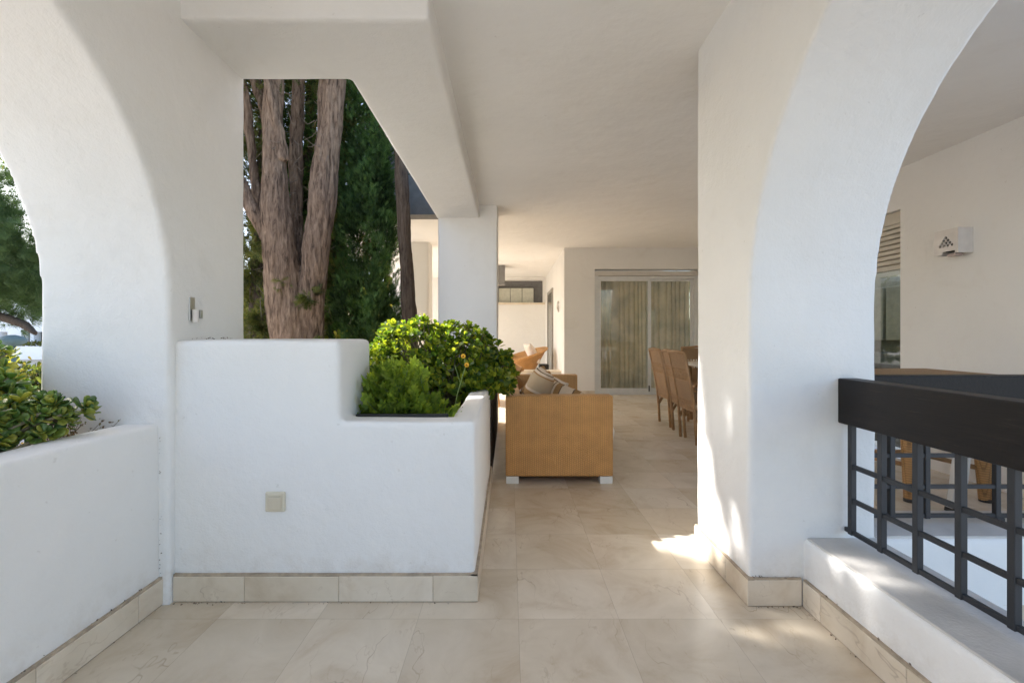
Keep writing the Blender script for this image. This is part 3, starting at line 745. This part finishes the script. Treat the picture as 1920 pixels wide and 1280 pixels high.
# main glossy shrub: lobed dome over the planter
def shrub():
    t = empty('glossy_shrub', (-.46, 3.28, .62)); tag(t, 'rounded shrub of small glossy leaves, lime green on top, spilling out of the centre planter', 'shrub')
    lobes = [(-.68, 3.32, .91, .30, .30, .325), (-.36, 3.38, .91, .29, .30, .29), (-.17, 3.45, .87, .20, .28, .22), (-.86, 3.22, .82, .19, .26, .27), (-.10, 3.52, .79, .15, .22, .20), (-.5, 3.22, .76, .4, .18, .14)]
    tips = []; dirs = []
    for (x, y, z, rx, ry, rz) in lobes:
        n = int(215 * (rx * ry + rx * rz + ry * rz) / .2)
        v = sph(n); v = v[v[:, 2] > -.55]
        rr = 1 - .28 * RNG.random(len(v)) ** 2
        rr += np.array([.10 * noise.noise(Vector(q * 3) + Vector((x * 9, 0, 0))) for q in v])
        p = np.array([x, y, z]) + v * rr[:, None] * np.array([rx, ry, rz])
        tips.append(p); dirs.append(v * .8 + np.array([0, 0, .55]) + RNG.normal(size=v.shape) * .25)
    tips = np.concatenate(tips); dirs = np.concatenate(dirs)
    ok = tips[:, 2] > .66; tips, dirs = tips[ok], dirs[ok]
    P, A, S, U = rosettes(tips, dirs, 8, 1.25, .052)
    tv, tf = obovate(.60, .10)
    tr = Matrix.Translation(-Vector((-.46, 3.28, .62)))
    o = scatter('leaves', tv, tf, P - np.array([-.46, 3.28, .62]), A, S, M_shrub, t, upv=U); smooth(o.data)
    k = RNG.choice(len(tips), 240, replace=False)
    stems('stems', [(-.2, 0, 0), (0, 0, 0), (.18, .1, 0), (-.05, .15, 0)], tips[k] - np.array([-.46, 3.28, .62]), M_stem, t)
shrub()
# feathery light green plant in front
M_herb = leafmat('soft_herb_leaf', [(.13, .20, .04), (.20, .28, .055), (.30, .37, .07)], .5, .5, (1.9, 1.9, .5), .3)
def herb():
    o0 = np.array([-.55, 2.42, .62]); t = empty('leafy_herb', o0); tag(t, 'light green feathery herb with lobed leaves at the front of the centre planter', 'herb')
    tips = []
    for i in range(210):
        x = RNG.normal() * .17; y = RNG.uniform(-.24, .17); top = .33 * math.exp(-((x + .02) / .24) ** 2) + .02
        if x > .1: top *= .75
        z = RNG.uniform(.25, 1.0) * top + .04
        tips.append((np.clip(x, -.20, .33), y, z))
    tips = np.array(tips)
    # each tip: frond of lobed leaflets
    lobed_v = []; lobed_f = []
    def add(q):
        k = len(lobed_v); lobed_v.extend(q); lobed_f.append((k, k + 1, k + 2, k + 3))
    for (ang, ln, w) in ((0, 1, .42), (42, .8, .36), (-42, .8, .36), (82, .55, .3), (-82, .55, .3)):
        a = R(ang); d = np.array([math.sin(a), math.cos(a)]); s = np.array([d[1], -d[0]])
        pts = [(0, 0), d * ln * .55 + s * w * .5, d * ln, d * ln * .55 - s * w * .5]
        add([(p[0], p[1], .03 * j) for j, p in enumerate(pts)])
    P = []; A = []; S = []; U = []
    for t_ in tips:
        out = np.array([t_[0] * 1.2, t_[1], .35]); out /= np.linalg.norm(out)
        for k in range(9):
            f = k / 8; side = (-1) ** k
            p = t_ * (1 - .30 * f) + RNG.normal(size=3) * .006
            a = out * (1 - .6 * f) + np.array([RNG.normal(), RNG.normal(), .3]) * .8 * f
            P.append(p); A.append(a); S.append(RNG.uniform(.030, .055)); U.append(RNG.normal(size=3) * .5 + np.array([0, -.4, 1]))
    scatter('leaves', lobed_v, lobed_f, np.array(P), np.array(A), np.array(S), M_herb, t, upv=np.array(U))
    stems('stems', [(-.12, 0, 0), (0, .05, 0), (.1, -.05, 0), (.2, .05, 0)], tips[::2], simple('pale_green_stem', (.12, .18, .05), .6), t, .0022, 4)
herb()
# dark broad leaves at the right end of the shrub
def flower():
    t = empty('yellow_flower', (-.30, 2.45, .66)); tag(t, 'thin stalk with two small orange yellow daisies in front of the shrub', 'flower')
    tubeobj('stalk', [([(0, 0, 0), (.03, -.02, .15), (.075, -.03, .30), (.065, -.03, .355)], .0022), ([(.05, -.025, .2), (.02, -.03, .3)], .0018)], simple('stalk_green', (.22, .30, .08), .6), t, 5)
    M_y = simple('yellow_petals', (.80, .42, .02), .6, var=.15)
    for p in ((.082, -.045, .305), (.064, -.045, .35)):
        bm = bmesh.new()
        for k in range(14):
            a = 2 * PI * k / 14; c, s = math.cos(a), math.sin(a); q = .011
            vs = [bm.verts.new((p[0] + x * c - z * s, p[1] + y, p[2] + x * s + z * c)) for x, y, z in ((.002, -.004, -.0015), (q, 0, -.003), (q + .002, .001, 0), (q, 0, .003), (.002, -.004, .0015))]
            bm.faces.new(vs)
        f = from_bm('blossom', bm, M_y, t)
        bm = bmesh.new(); bmesh.ops.create_icosphere(bm, subdivisions=2, radius=.0048, matrix=Matrix.Translation((p[0], p[1] - .003, p[2]))); from_bm('flower_centre', bm, simple('flower_centre', (.5, .18, .01), .8), f, sm=True)
flower()

# jade succulent in left planter
M_jade = leafmat('jade_leaf', [(.09, .17, .05), (.16, .26, .06), (.30, .36, .07), (.52, .47, .09)], .32, .30, (2.0, 2.1, .6), .5)
def jade(org, lobes, n, label, size=.055):
    o0 = np.array(org); t = empty('jade_plant', org); tag(t, label, 'succulent', 'jade plants in the left planter')
    tips = []; dirs = []
    for (x, y, z, r, rz) in lobes:
        v = sph(max(7, int(n * (r / .17) ** 1.6))); v = v[v[:, 2] > -.35]; rr = RNG.uniform(.55, 1.0, len(v)) ** .6
        tips.append(np.array([x, y, z]) + v * rr[:, None] * np.array([r, r, rz])); dirs.append(v + np.array([0, 0, .9]) + RNG.normal(size=v.shape) * .35)
    tips = np.concatenate(tips) - o0; dirs = np.concatenate(dirs)
    P, A, S, U = rosettes(tips, dirs, 7, 1.35, size, .4)
    tv, tf = fat_leaf(); o = scatter('leaves', tv, tf, P, A, S, M_jade, t, upv=U); smooth(o.data)
    stems('stems', [(.0, .0, 0), (-.1, .12, 0), (.05, -.15, 0)], tips[::2], simple('succulent_stem', (.20, .17, .10), .7), t, .008, 6)
jade((-1.86, 1.42, .64), [(-1.80, 1.50, .80, .17, .14), (-1.76, 1.25, .77, .15, .13), (-1.95, 1.68, .82, .16, .16), (-1.70, 1.64, .83, .09, .09), (-1.74, 1.05, .75, .13, .12), (-1.90, 1.35, .84, .2, .16), (-1.80, 1.5, .84, .16, .12), (-1.61, 1.70, .85, .08, .06), (-1.66, 1.66, .79, .10, .08)], 84, 'low jade plant with round fleshy leaves against the inner face of the left planter wall', .047)
jade((-2.15, 1.35, .64), [(-2.10, 1.58, .92, .20, .19), (-2.12, 1.85, .93, .17, .17), (-2.10, 1.3, .90, .2, .18), (-1.90, 1.72, .90, .10, .10)], 76, 'taller yellow green jade plant at the back of the left planter', .048)
# dry twiggy weed near the pillar
def weed():
    o0 = Vector((-1.70, 1.78, .655)); t = empty('dry_weed', o0); tag(t, 'dry brown twiggy weed beside the left pillar in the planter', 'weed')
    bm = bmesh.new(); tips = []
    for i in range(46):
        a = RNG.uniform(0, 2 * PI); ln = RNG.uniform(.03, .12) * (1.5 if i % 9 == 0 else 1); b = Vector((RNG.normal() * .06, RNG.normal() * .10, 0))
        e = b + Vector((math.cos(a) * ln * .7, math.sin(a) * ln * .7, ln)); m = (b + e) / 2 + Vector((0, 0, .01))
        tube(bm, [b, m, e], [.0016, .0012, .0007], 4, False); tips += [e, m, (m + e) / 2]
    from_bm('twigs', bm, simple('dry_twig', (.16, .11, .07), .9), t)
    tips = np.array([tuple(p) for p in tips]); tips = np.repeat(tips, 4, axis=0) + RNG.normal(size=(len(tips) * 4, 3)) * .006
    tv, tf = obovate(.5, .2); scatter('leaves', tv, tf, tips, sph(len(tips)) + np.array([0, 0, .3]), RNG.uniform(.006, .013, len(tips)), leafmat('dry_leaf', [(.10, .06, .05), (.16, .11, .07), (.13, .13, .06)], .8, .2), t)
weed()
def litter():
    P = np.stack([RNG.uniform(-1.98, -1.62, 900), RNG.uniform(.9, 1.93, 900), RNG.uniform(.665, .685, 900)], 1)
    tv, tf = obovate(.5, .3); o = scatter('leaf_litter', tv, tf, P, sph(900) * np.array([1, 1, .3]), RNG.uniform(.012, .026, 900), leafmat('fallen_leaf', [(.24, .14, .09), (.36, .26, .18), (.17, .11, .06)], .8, .2)); tag(o, kind='stuff')
litter()

# ------------------------------------------------------------------ trees
def px(x, y, D): return Vector(((x - 955) * D / 882, D, 1.12 + (627 - y) * D / 882))
M_bark = bark('stringy_bark'); M_bark2 = bark('dark_bark', (.070, .050, .036), (.13, .10, .075), (.02, .014, .012))
def trunk_mesh(name, paths, mat, parent, voxel=.022, depth=.02, seed=0.0):
    """paths: (list of points, list of radii); fused, then ridged lengthwise"""
    bm = bmesh.new()
    for pts, rr in paths: tube(bm, pts, list(rr), 14)
    o = from_bm(name, bm, mat, None)
    m = o.modifiers.new('r', 'REMESH'); m.mode = 'VOXEL'; m.voxel_size = voxel
    s = o.modifiers.new('s', 'SMOOTH'); s.iterations = 4
    dg = bpy.context.evaluated_depsgraph_get(); me = bpy.data.meshes.new_from_object(o.evaluated_get(dg)); o.modifiers.clear(); o.data = me
    me.calc_loop_triangles()
    n = len(me.vertices); no = np.empty(n * 3); me.vertices.foreach_get('normal', no); no = no.reshape(-1, 3)
    for v in me.vertices:
        c = v.co; d = noise.noise(Vector((c.x * 17, c.y * 17, c.z * 2.4 + seed))) * depth + noise.noise(Vector((c.x * 44, c.y * 44, c.z * 9 + seed))) * depth * .55 + noise.noise(c * 2.2) * depth * 1.2
        q = no[v.index]; v.co = (c.x + q[0] * d, c.y + q[1] * d, c.z + q[2] * d)
    smooth(me); o.parent = parent
    if parent: o.matrix_parent_inverse = Matrix.Translation(-parent.location)
    return o
def spray():
    """flat scale-leaf spray, 9 little blades"""
    v = []; f = []
    def blade(p, ang, ln, w, up=0):
        a = R(ang); d = (math.sin(a), math.cos(a)); s = (d[1], -d[0]); k = len(v)
        v.extend([(p[0] - s[0] * w, p[1] - s[1] * w, up), (p[0] + s[0] * w, p[1] + s[1] * w, up), (p[0] + d[0] * ln + s[0] * w * .35, p[1] + d[1] * ln + s[1] * w * .35, up + .08 * ln), (p[0] + d[0] * ln - s[0] * w * .35, p[1] + d[1] * ln - s[1] * w * .35, up + .08 * ln)]); f.append((k, k + 1, k + 2, k + 3))
    blade((0, 0), 0, 1, .045)
    for y, ln in ((.15, .42), (.35, .40), (.55, .34), (.75, .24)):
        blade((0, y), 42, ln, .04, .01); blade((0, y + .06), -42, ln, .04, -.01)
    return v, f
SPV, SPF = spray()
def needles(k=16):
    v = []; f = []
    for i in range(k):
        a = 2.4 * i; q = .25 + .9 * i / k; d = np.array([math.sin(q) * math.cos(a), math.cos(q), math.sin(q) * math.sin(a)]); s = np.cross(d, [.3, .1, .9]); s = s / np.linalg.norm(s) * .022; n0 = len(v)
        v += [tuple(-s), tuple(s), tuple(d + s * .3), tuple(d - s * .3)]; f.append((n0, n0 + 1, n0 + 2, n0 + 3))
    return v, f
NDV, NDF = needles()
M_cyp = leafmat('cypress_foliage', [(.030, .060, .026), (.048, .088, .032), (.075, .12, .040)], .7, .38, (1.7, 1.9, .6), .2, 5.0, 1.7)
M_cyp2 = leafmat('conifer_foliage', [(.050, .070, .026), (.075, .095, .034), (.12, .13, .045), (.14, .11, .05)], .75, .40, (1.6, 1.6, .6), .2, 3.0, 1.5)
M_pine = leafmat('pine_needles', [(.075, .115, .055), (.10, .15, .065), (.14, .19, .075)], .6, .30, (1.5, 1.7, .7), .3, .5)
def clumps(blobs, n, inner=.45, droop=0.0, rough=.25, seed=0):
    """points on lumpy ellipsoids, in clusters, directions outward"""
    P = []; A = []
    tot = sum(b[3] * b[4] for b in blobs)
    for (x, y, z, r, h) in blobs:
        k = int(n * r * h / tot); nc = max(6, k // 34)
        cv = sph(nc); cr = RNG.uniform(inner, 1, nc) ** .7
        cc = cv * cr[:, None] * np.array([r, r, h])
        idx = RNG.integers(nc, size=k); off = RNG.normal(size=(k, 3)) * rough * min(r, h) * np.array([.8, .8, 1.1]) * .55
        p = cc[idx] + off
        P.append(p + np.array([x, y, z])); A.append(cv[idx] * np.array([1, 1, .5]) + RNG.normal(size=(k, 3)) * .5 + np.array([0, 0, .6 - droop]))
    return np.concatenate(P), np.concatenate(A)
def in_gap(P, fuzz):
    """openings cut into the garden crowns along the sun direction, shaping the sun patch and dapples"""
    y = P[:, 1] - .38 * (1 - P[:, 0]) + RNG.normal(size=len(P)) * fuzz; z = P[:, 2] - .8 * (1 - P[:, 0]) + RNG.normal(size=len(P)) * fuzz
    edge = np.interp(z, [-.5, -.02, .02, .12, .42, .655, .92, 1.2], [2.27, 2.29, 2.10, 2.10, 2.29, 2.38, 2.46, 2.58])
    g = (y > edge) & (y < 2.86)  # foliage cut away to form the sun patch; ellipses below add dapples
    for (cy, cz, ry, rz, sl) in ((2.045, .21, .036, .11, .45), (2.15, .70, .022, .05, .3), (1.86, .46, .035, .06, 0), (1.73, .45, .032, .06, 0), (1.70, .28, .04, .06, 0), (1.62, .60, .05, .03, 0), (1.74, -.09, .08, .035, 0), (1.84, .07, .07, .03, 0), (2.27, .93, .015, .03, 0), (1.58, .36, .02, .05, 0)):
        u = (y - cy - sl * (z - cz)) / (ry + .034); w = (z - cz) / (rz + .034); g |= (u * u + w * w) < 1
    return g
def cyp_column(x, y, z0, z1, r, n, lean=0):
    """columnar cypress: upright flame-like plumes"""
    P = []; A = []
    npl = n // 90
    for i in range(npl):
        a = RNG.uniform(0, 2 * PI); f = RNG.random(); z = z0 + (z1 - z0) * f; rr = r * (1 - .75 * f ** 2.2) * RNG.uniform(.55, 1.08)
        base = np.array([x + rr * math.cos(a), y + rr * math.sin(a), z]); L_ = RNG.uniform(.25, .5)
        t = RNG.random(90); sp = (.085 * (1 - t * .8))
        q = base + np.stack([math.cos(a) * .10 * t, math.sin(a) * .10 * t, t * L_], 1) + RNG.normal(size=(90, 3)) * sp[:, None] * np.array([1, 1, .6]) * .8
        P.append(q); A.append(np.array([math.cos(a) * .45, math.sin(a) * .45, 1.0]) + RNG.normal(size=(90, 3)) * .42)
    return np.concatenate(P), np.concatenate(A)
def leafcloud(name, P, A, size, mat, parent, tv=SPV, tf=SPF):
    off = np.array(parent.location)
    return scatter(name, tv, tf, P - off, A, RNG.uniform(size * .7, size * 1.3, len(P)), mat, parent)

# big multi-stemmed cypress
D = 5.0; k = D / 882
t = empty('cypress_tree', (-2.25, D, -1.5)); tag(t, 'big old conifer with several thick reddish brown trunks rising from one base', 'tree')
def pp(lst, d=D): return [px(x, y, d + dd) for x, y, r, dd in lst], [r * (d / 882) for x, y, r, dd in lst]
paths = [pp([(562, 1100, 56, .05), (558, 800, 47, .05), (552, 640, 40, 0), (536, 560, 35, -.03), (522, 460, 28, -.05), (517, 380, 25, -.05), (513, 290, 19, -.05), (512, 200, 17, -.02), (516, 120, 15, 0), (525, -60, 13, .1), (540, -350, 9, .2)]),
         pp([(575, 900, 34, .12), (576, 700, 30, .05), (584, 560, 24, .0), (596, 440, 24, 0), (607, 350, 24, .05), (619, 240, 23, .1), (624, 150, 22, .1), (632, 20, 20, .2), (665, -250, 15, .3)]),
         pp([(560, 580, 18, .12), (557, 500, 14, .2), (555, 400, 13.5, .3), (555, 270, 13, .35), (560, 160, 13, .4), (572, 0, 13, .4), (590, -300, 9, .4)]),
         pp([(530, 300, 9, -.08), (522, 240, 9, -.1), (508, 185, 8, -.12), (496, 130, 7, -.14), (480, 40, 6, -.1)]),
         pp([(530, 520, 14, -.05), (510, 465, 12, -.08), (492, 430, 11, -.1), (472, 395, 10, -.12), (455, 350, 9, -.12), (430, 280, 8, -.1)]),
         pp([(500, 440, 9, .1), (488, 385, 9, .1), (476, 320, 9, .1), (466, 230, 8, .1), (450, 100, 7, .1)]),
         pp([(520, 290, 9, .3), (500, 230, 9, .4), (478, 150, 8, .5), (460, 60, 7, .5)])]
trunk_mesh('trunk', paths, M_bark, t, .013, .020)
bm = bmesh.new()
for i in range(95):      # dead twigs
    f = RNG.random(); x0 = RNG.choice([500, 512, 540, 560, 600, 610]) + RNG.normal() * 8; y0 = RNG.uniform(160, 640)
    p = px(x0, y0, D - .1 + RNG.random() * .3); a = RNG.uniform(0, 2 * PI); ln = RNG.uniform(.06, .22); d = Vector((math.cos(a), -.4 + math.sin(a) * .5, RNG.uniform(-.6, .3)))
    tube(bm, [p, p + d * ln * .5 + Vector((0, 0, -.03)), p + d * ln + Vector((0, 0, RNG.uniform(-.12, .08)))], [.004, .003, .0015], 4, False)
o = from_bm('dead_twigs', bm, simple('grey_twig', (.17, .13, .10), .9), t); o.matrix_parent_inverse = Matrix.Translation(-t.location)
P, A = clumps([(-2.3, 5.2, 5.2, 1.7, 1.6), (-2.0, 5.0, 6.8, 1.3, 1.6), (-3.1, 5.4, 4.6, .9, 1.0)], 9000, .4)
P2, A2 = clumps([(-2.62, 5.0, 1.3, .12, .25), (-2.05, 4.82, 1.55, .10, .10), (-2.10, 4.82, 1.05, .08, .06), (-2.68, 4.9, 2.05, .10, .10), (-2.35, 4.8, 1.65, .05, .06), (-2.75, 5.2, 2.6, .16, .3)], 750, .2, .6)
leafcloud('crown', np.concatenate([P, P2]), np.concatenate([A, A2]), .10, M_cyp2, t)

# columnar cypress with dark trunk to the right
t = empty('columnar_cypress', (-1.62, 5.35, -1.5)); tag(t, 'dark green columnar cypress standing right of the big trunks', 'tree')
P, A = cyp_column(-1.62, 5.42, -1.2, 3.0, .42, 30000)
P2, A2 = clumps([(-1.55, 5.45, 2.9, .30, .9), (-1.82, 5.5, 3.4, .35, .9), (-1.27, 5.35, 1.2, .12, .5)], 5200, .3)
leafcloud('crown', np.concatenate([P, P2]), np.concatenate([A, A2]), .062, M_cyp, t)
paths = [pp([(774, 900, 22, .25), (769, 620, 16, .25), (762, 500, 14, .25), (756, 400, 14, .25), (753, 300, 13, .25), (745, 200, 12, .25), (735, 0, 11, .25), (700, -400, 8, .25)])]
trunk_mesh('trunk', paths, M_bark2, t, .02, .012, 3.0)
# softer foliage mass just right of trunks
t = empty('conifer_tree', (-2.3, 6.1, -1.5)); tag(t, 'softer mid green conifer behind the trunks, filling the gap up to the beam', 'tree')
P, A = clumps([(-1.98, 5.9, 3.2, .42, .9), (-2.1, 6.0, 2.2, .50, 1.0), (-2.25, 6.1, .9, .5, .9), (-1.8, 5.95, 4.2, .6, .9)], 17000, .3)
leafcloud('crown', P, A, .075, M_cyp2, t)
tr_ = tubeobj('trunk', [([(0, .2, 0), (0, .2, 3.5), (.1, .1, 6.5)], [.14, .11, .04])], M_bark2, t)

def back_tree(loc, blobs, n, label, mat, size=.13, h=5.5):
    t = empty('conifer_tree', (loc[0], loc[1], -1.5)); tag(t, label, 'tree', 'conifers beyond the big trunks')
    P, A = clumps(blobs, n, .25)
    ok = ~in_gap(P, .012); P, A = P[ok], A[ok]
    leafcloud('crown', P, A, size, mat, t)
    tubeobj('trunk', [([(0, 0, 0), (.05, 0, h * .5), (.1, .05, h)], [.16, .12, .05])], M_bark2, t)
back_tree((-3.2, 5.9), [(-3.2, 5.9, 1.2, .55, 1.3), (-3.15, 6.0, 3.0, .55, 1.2), (-3.1, 6.1, 4.6, .6, 1.0)], 15000, 'brownish green conifer behind the left edge of the big trunks', M_cyp2, .085)
back_tree((-2.75, 6.3), [(-2.7, 6.3, 2, .55, 2.0), (-2.6, 6.2, 4.2, .7, 1.2)], 13000, 'tall dark conifer farthest back behind the trunks', M_cyp, .09, 7)
back_tree((-4.6, 5.9), [(-4.6, 4.6, 4.6, 1.1, 1.2), (-4.6, 5.7, 4.2, 1.1, 1.4), (-4.6, 6.7, 4.2, .9, 1.4), (-4.7, 3.9, 4.7, .8, 1.0), (-4.7, 5.2, 5.4, 1.2, .8), (-4.4, 5.6, 2.8, .8, 1.0), (-4.6, 4.4, 3.4, .5, .8)], 46000, 'wide dark conifer added behind the left pillar to shade the terrace', M_cyp2, .105, 6)  # mostly hidden tree, added to block sun on the floor and sofa
# low shrub with yellow leaves behind the block
def garden_shrub(loc, blobs, n, label, mat, size=.07):
    t = empty('garden_shrub', loc); tag(t, label, 'shrub'); P, A = clumps(blobs, n, .3); tv, tf = obovate(.5, .15)
    leafcloud('leaves', P, A, size, mat, t, tv, tf)
    tubeobj('stems', [([(0, 0, 0), (RNG.normal() * .2, RNG.normal() * .2, 1.3)], .02) for _ in range(5)], M_bark2, t)
M_yel = leafmat('yellow_green_leaf', [(.09, .13, .02), (.22, .24, .03), (.40, .34, .05)], .5, .5, (1.8, 1.7, .5))
garden_shrub((-1.9, 5.0, -1.5), [(-1.95, 5.0, .86, .28, .28), (-1.7, 5.1, .72, .22, .25), (-1.95, 5.0, .1, .4, .5)], 2600, 'yellow green shrub peeping over the high block beside the trunks', M_yel, .06)

# stone pine seen through the left arch
t = empty('stone_pine', (-17.2, 14.4, -1.5)); tag(t, 'stone pine with a broad needle crown seen through the left arch', 'tree')
P, A = clumps([(-16.2, 14, 4.5, 1.6, 1.1), (-14.9, 13.6, 3.2, .95, .9), (-17.5, 14.4, 3.0, 1.7, 1.0), (-15.4, 14.4, 2.2, .9, .65), (-16.6, 14, 5.7, 1.4, .7), (-14.2, 13.8, 2.6, .8, .8), (-13.9, 13.6, 3.7, .7, .7), (-18.5, 15, 4.8, 1.7, 1.2)], 15000, .35, .2, .34)
leafcloud('crown', P, A, .22, M_pine, t, NDV, NDF)
tb = trunk_mesh('trunk', [([Vector((-13.3, 13.2, 1.15)), Vector((-14.0, 13.6, 1.40)), Vector((-15.4, 14, 1.75)), Vector((-16.6, 14.2, 2.3)), Vector((-17.0, 14.2, 4.5))], [.07, .11, .13, .15, .10]),
                    ([Vector((-17.2, 14.4, -1.6)), Vector((-16.9, 14.3, .8)), Vector((-16.6, 14.2, 2.4))], [.28, .22, .18]),
                    ([Vector((-16.6, 14.2, 2.3)), Vector((-15.4, 13.9, 3.2)), Vector((-14.9, 13.7, 3.9))], [.1, .07, .03])], M_bark2, t, .05, .02)
# pine to the left, its crown throwing the dappled shade on the terrace
t = empty('shade_pine', (-10.6, 2.4, -1.5)); tag(t, 'umbrella pine in the garden left of the arch, shading the terrace', 'tree')
P, A = clumps([(-9.2, 3.2, 7.7, 1.5, 1.2), (-9.0, 4.6, 7.6, 1.2, 1.2), (-9.2, 1.9, 7.8, 1.4, 1.1), (-8.7, 4.9, 7.0, .9, .8), (-8.6, 3.4, 6.9, 1.1, .7), (-10.2, 2.6, 8.8, 1.7, 1.0)], 17000, .2, .2, .42)
lane = P[:, 1] - .38 * (1 - P[:, 0]); ok = (P[:, 2] > -.8 * P[:, 0] - .40) & (lane < 1.50 + RNG.normal(size=len(P)) * .05); P, A = P[ok], A[ok]  # crown trimmed along the sun rays to set where its shade falls
leafcloud('crown', P, A, .26, M_pine, t, NDV, NDF)
tubeobj('trunk', [([(0, 0, 0), (.3, .2, 5), (1.0, .8, 9.0)], [.25, .18, .1]), ([(.5, .4, 6.5), (1.8, 2.2, 9.2)], [.1, .04])], M_bark2, t)

# yellow-green bush & lamp & white building through left arch
garden_shrub((-10.4, 9.3, -1.5), [(-10.55, 9.3, .35, .6, .65), (-10.5, 9.2, -.6, .8, .7)], 3500, 'sunlit yellow green garden bush beyond the left planter', M_yel, .12)
garden_shrub((-15.5, 15.8, -1.5), [(-15.2, 15.8, -.9, 1.6, .9), (-17.5, 16, -.8, 1.6, .9)], 3500, 'dark garden bush in front of the white building', M_cyp2, .16)
lp = empty('garden_lamp', (-13.2, 12.5, -1.5)); tag(lp, 'green garden lamp post with a mushroom head in front of the white building', 'lamp post')
M_lg = simple('green_grey_paint', (.10, .15, .15), .6)
tubeobj('pole', [([(0, 0, 0), (0, 0, 2.35)], .07)], M_lg, lp, 12)
bm = bmesh.new(); tube(bm, [(0, 0, 2.32), (0, 0, 2.40), (0, 0, 2.48), (0, 0, 2.56), (0, 0, 2.61)], [.12, .27, .29, .22, .05], 20); from_bm('lamp_head', bm, M_lg, lp, sm=True)
bd = empty('white_building', (-31, 30, -1.5)); tag(bd, 'white villa with recessed windows and a balcony, seen small through the left arch', 'building')
def wall_with(parent, x0, x1, z0, z1, holes, y=0, th=.6):
    bm = bmesh.new(); xs = sorted({x0, x1, *[h[0] for h in holes], *[h[1] for h in holes]}); zs = sorted({z0, z1, *[h[2] for h in holes], *[h[3] for h in holes]})
    vs = {}
    def V(i, j):
        if (i, j) not in vs: vs[(i, j)] = bm.verts.new((xs[i], y, zs[j]))
        return vs[(i, j)]
    for i in range(len(xs) - 1):
        for j in range(len(zs) - 1):
            cx, cz = (xs[i] + xs[i + 1]) / 2, (zs[j] + zs[j + 1]) / 2
            if any(h[0] < cx < h[1] and h[2] < cz < h[3] for h in holes): continue
            bm.faces.new((V(i, j), V(i + 1, j), V(i + 1, j + 1), V(i, j + 1)))
    r = bmesh.ops.extrude_face_region(bm, geom=list(bm.faces))
    for v in r['geom']:
        if isinstance(v, bmesh.types.BMVert): v.co.y += th
    return from_bm('wall', bm, M_bw, parent)
M_bw = stucco('villa_render', (.82, .82, .82), .1)
def bx_(x, y): q = px(x, y, 30); return q.x + 31, q.z + 1.5
hol = []
for (xa, ya, xb, yb) in ((40, 622, 56, 646), (63, 622, 79, 646), (63, 692, 79, 712), (0, 622, 14, 646), (-60, 622, -40, 646), (-60, 690, -40, 712)):
    a = bx_(xa, yb); b = bx_(xb, ya); hol.append((a[0], b[0], a[1], b[1]))
wall_with(bd, -12, 12, 0, 6.2, hol)
for h_ in hol:
    w = boxobj('window', [(h_[0], h_[1], .42, .47, h_[2], h_[3])], M_dark, bd); boxobj('frame', [(h_[0] + .02, h_[0] + .07, .36, .419, h_[2], h_[3]), ((h_[0] + h_[1]) / 2 - .02, (h_[0] + h_[1]) / 2 + .02, .36, .419, h_[2], h_[3])], M_alu, w)
a = bx_(28, 672); b = bx_(140, 648); boxobj('balcony', [(a[0], b[0], -1.2, -1.05, a[1], b[1]), (a[0], b[0], -1.05, -.01, a[1], a[1] + .15)], M_bw, bd)
P = np.stack([RNG.uniform(a[0], b[0], 700), RNG.normal(size=700) * .12 - 1.0, b[1] + RNG.random(700) * .28], 1); tv, tf = obovate(); scatter('balcony_plants', tv, tf, P, sph(700), RNG.uniform(.08, .16, 700), M_cyp2, bd)
boxobj('roof_slab', (-12.3, 12.3, -.3, 6, 6.201, 6.5), M_bw, bd)
# hedge behind everything left, far-off wood
P, A = clumps([(-30 + i * 5.5, 36 + (i % 2) * 3, 2.5, 3.6, 3.6) for i in range(0, 9)], 9000, .4, 0, .4)
tv, tf = obovate(.8, .1); o = scatter('distant_wood', tv, tf, P, A, RNG.uniform(.4, .8, len(P)), M_cyp2); tag(o, kind='stuff')

# =================================================================== LIGHT, WORLD, CAMERA
tosun = Vector((-1.0, .38, .80)).normalized()
elev = math.asin(tosun.z); azim = math.atan2(tosun.x, tosun.y)
sd_ = bpy.data.lights.new('sun', 'SUN'); sd_.energy = 4.2; sd_.angle = R(.55); sd_.color = (1.0, .97, .93)
so_ = bpy.data.objects.new('sun', sd_); COL.objects.link(so_); so_.rotation_euler = tosun.to_track_quat('Z', 'Y').to_euler(); so_.location = (-10, 3, 12)
w = bpy.data.worlds.new('World'); sc.world = w; w.use_nodes = True; nt = w.node_tree
sky = nt.nodes.new('ShaderNodeTexSky'); sky.sky_type = 'NISHITA'; sky.sun_disc = False; sky.sun_elevation = elev; sky.sun_rotation = azim
sky.air_density = 1.0; sky.dust_density = 2.2; sky.ozone_density = 1.0
nt.links.new(sky.outputs[0], nt.nodes['Background'].inputs[0]); nt.nodes['Background'].inputs[1].default_value = .15
cam = bpy.data.cameras.new('camera'); co = bpy.data.objects.new('camera', cam); COL.objects.link(co)
cam.sensor_width = 36; cam.lens = 882 / 1920 * 36; cam.shift_x = 5 / 1920; cam.shift_y = -13 / 1920; cam.clip_start = .02; cam.clip_end = 500
co.location = (0, 0, 1.12); co.rotation_euler = (PI / 2, 0, 0); sc.camera = co
sc.view_settings.view_transform = 'Standard'; sc.view_settings.look = 'None'; sc.view_settings.gamma = 1.0; sc.view_settings.exposure = 1.76
sc.render.engine = 'CYCLES'; c = sc.cycles; c.use_denoising = True; c.max_bounces = 10; c.diffuse_bounces = 7; c.glossy_bounces = 3; c.transmission_bounces = 4; c.transparent_max_bounces = 8
c.sample_clamp_indirect = 6; c.caustics_reflective = False; c.caustics_refractive = False
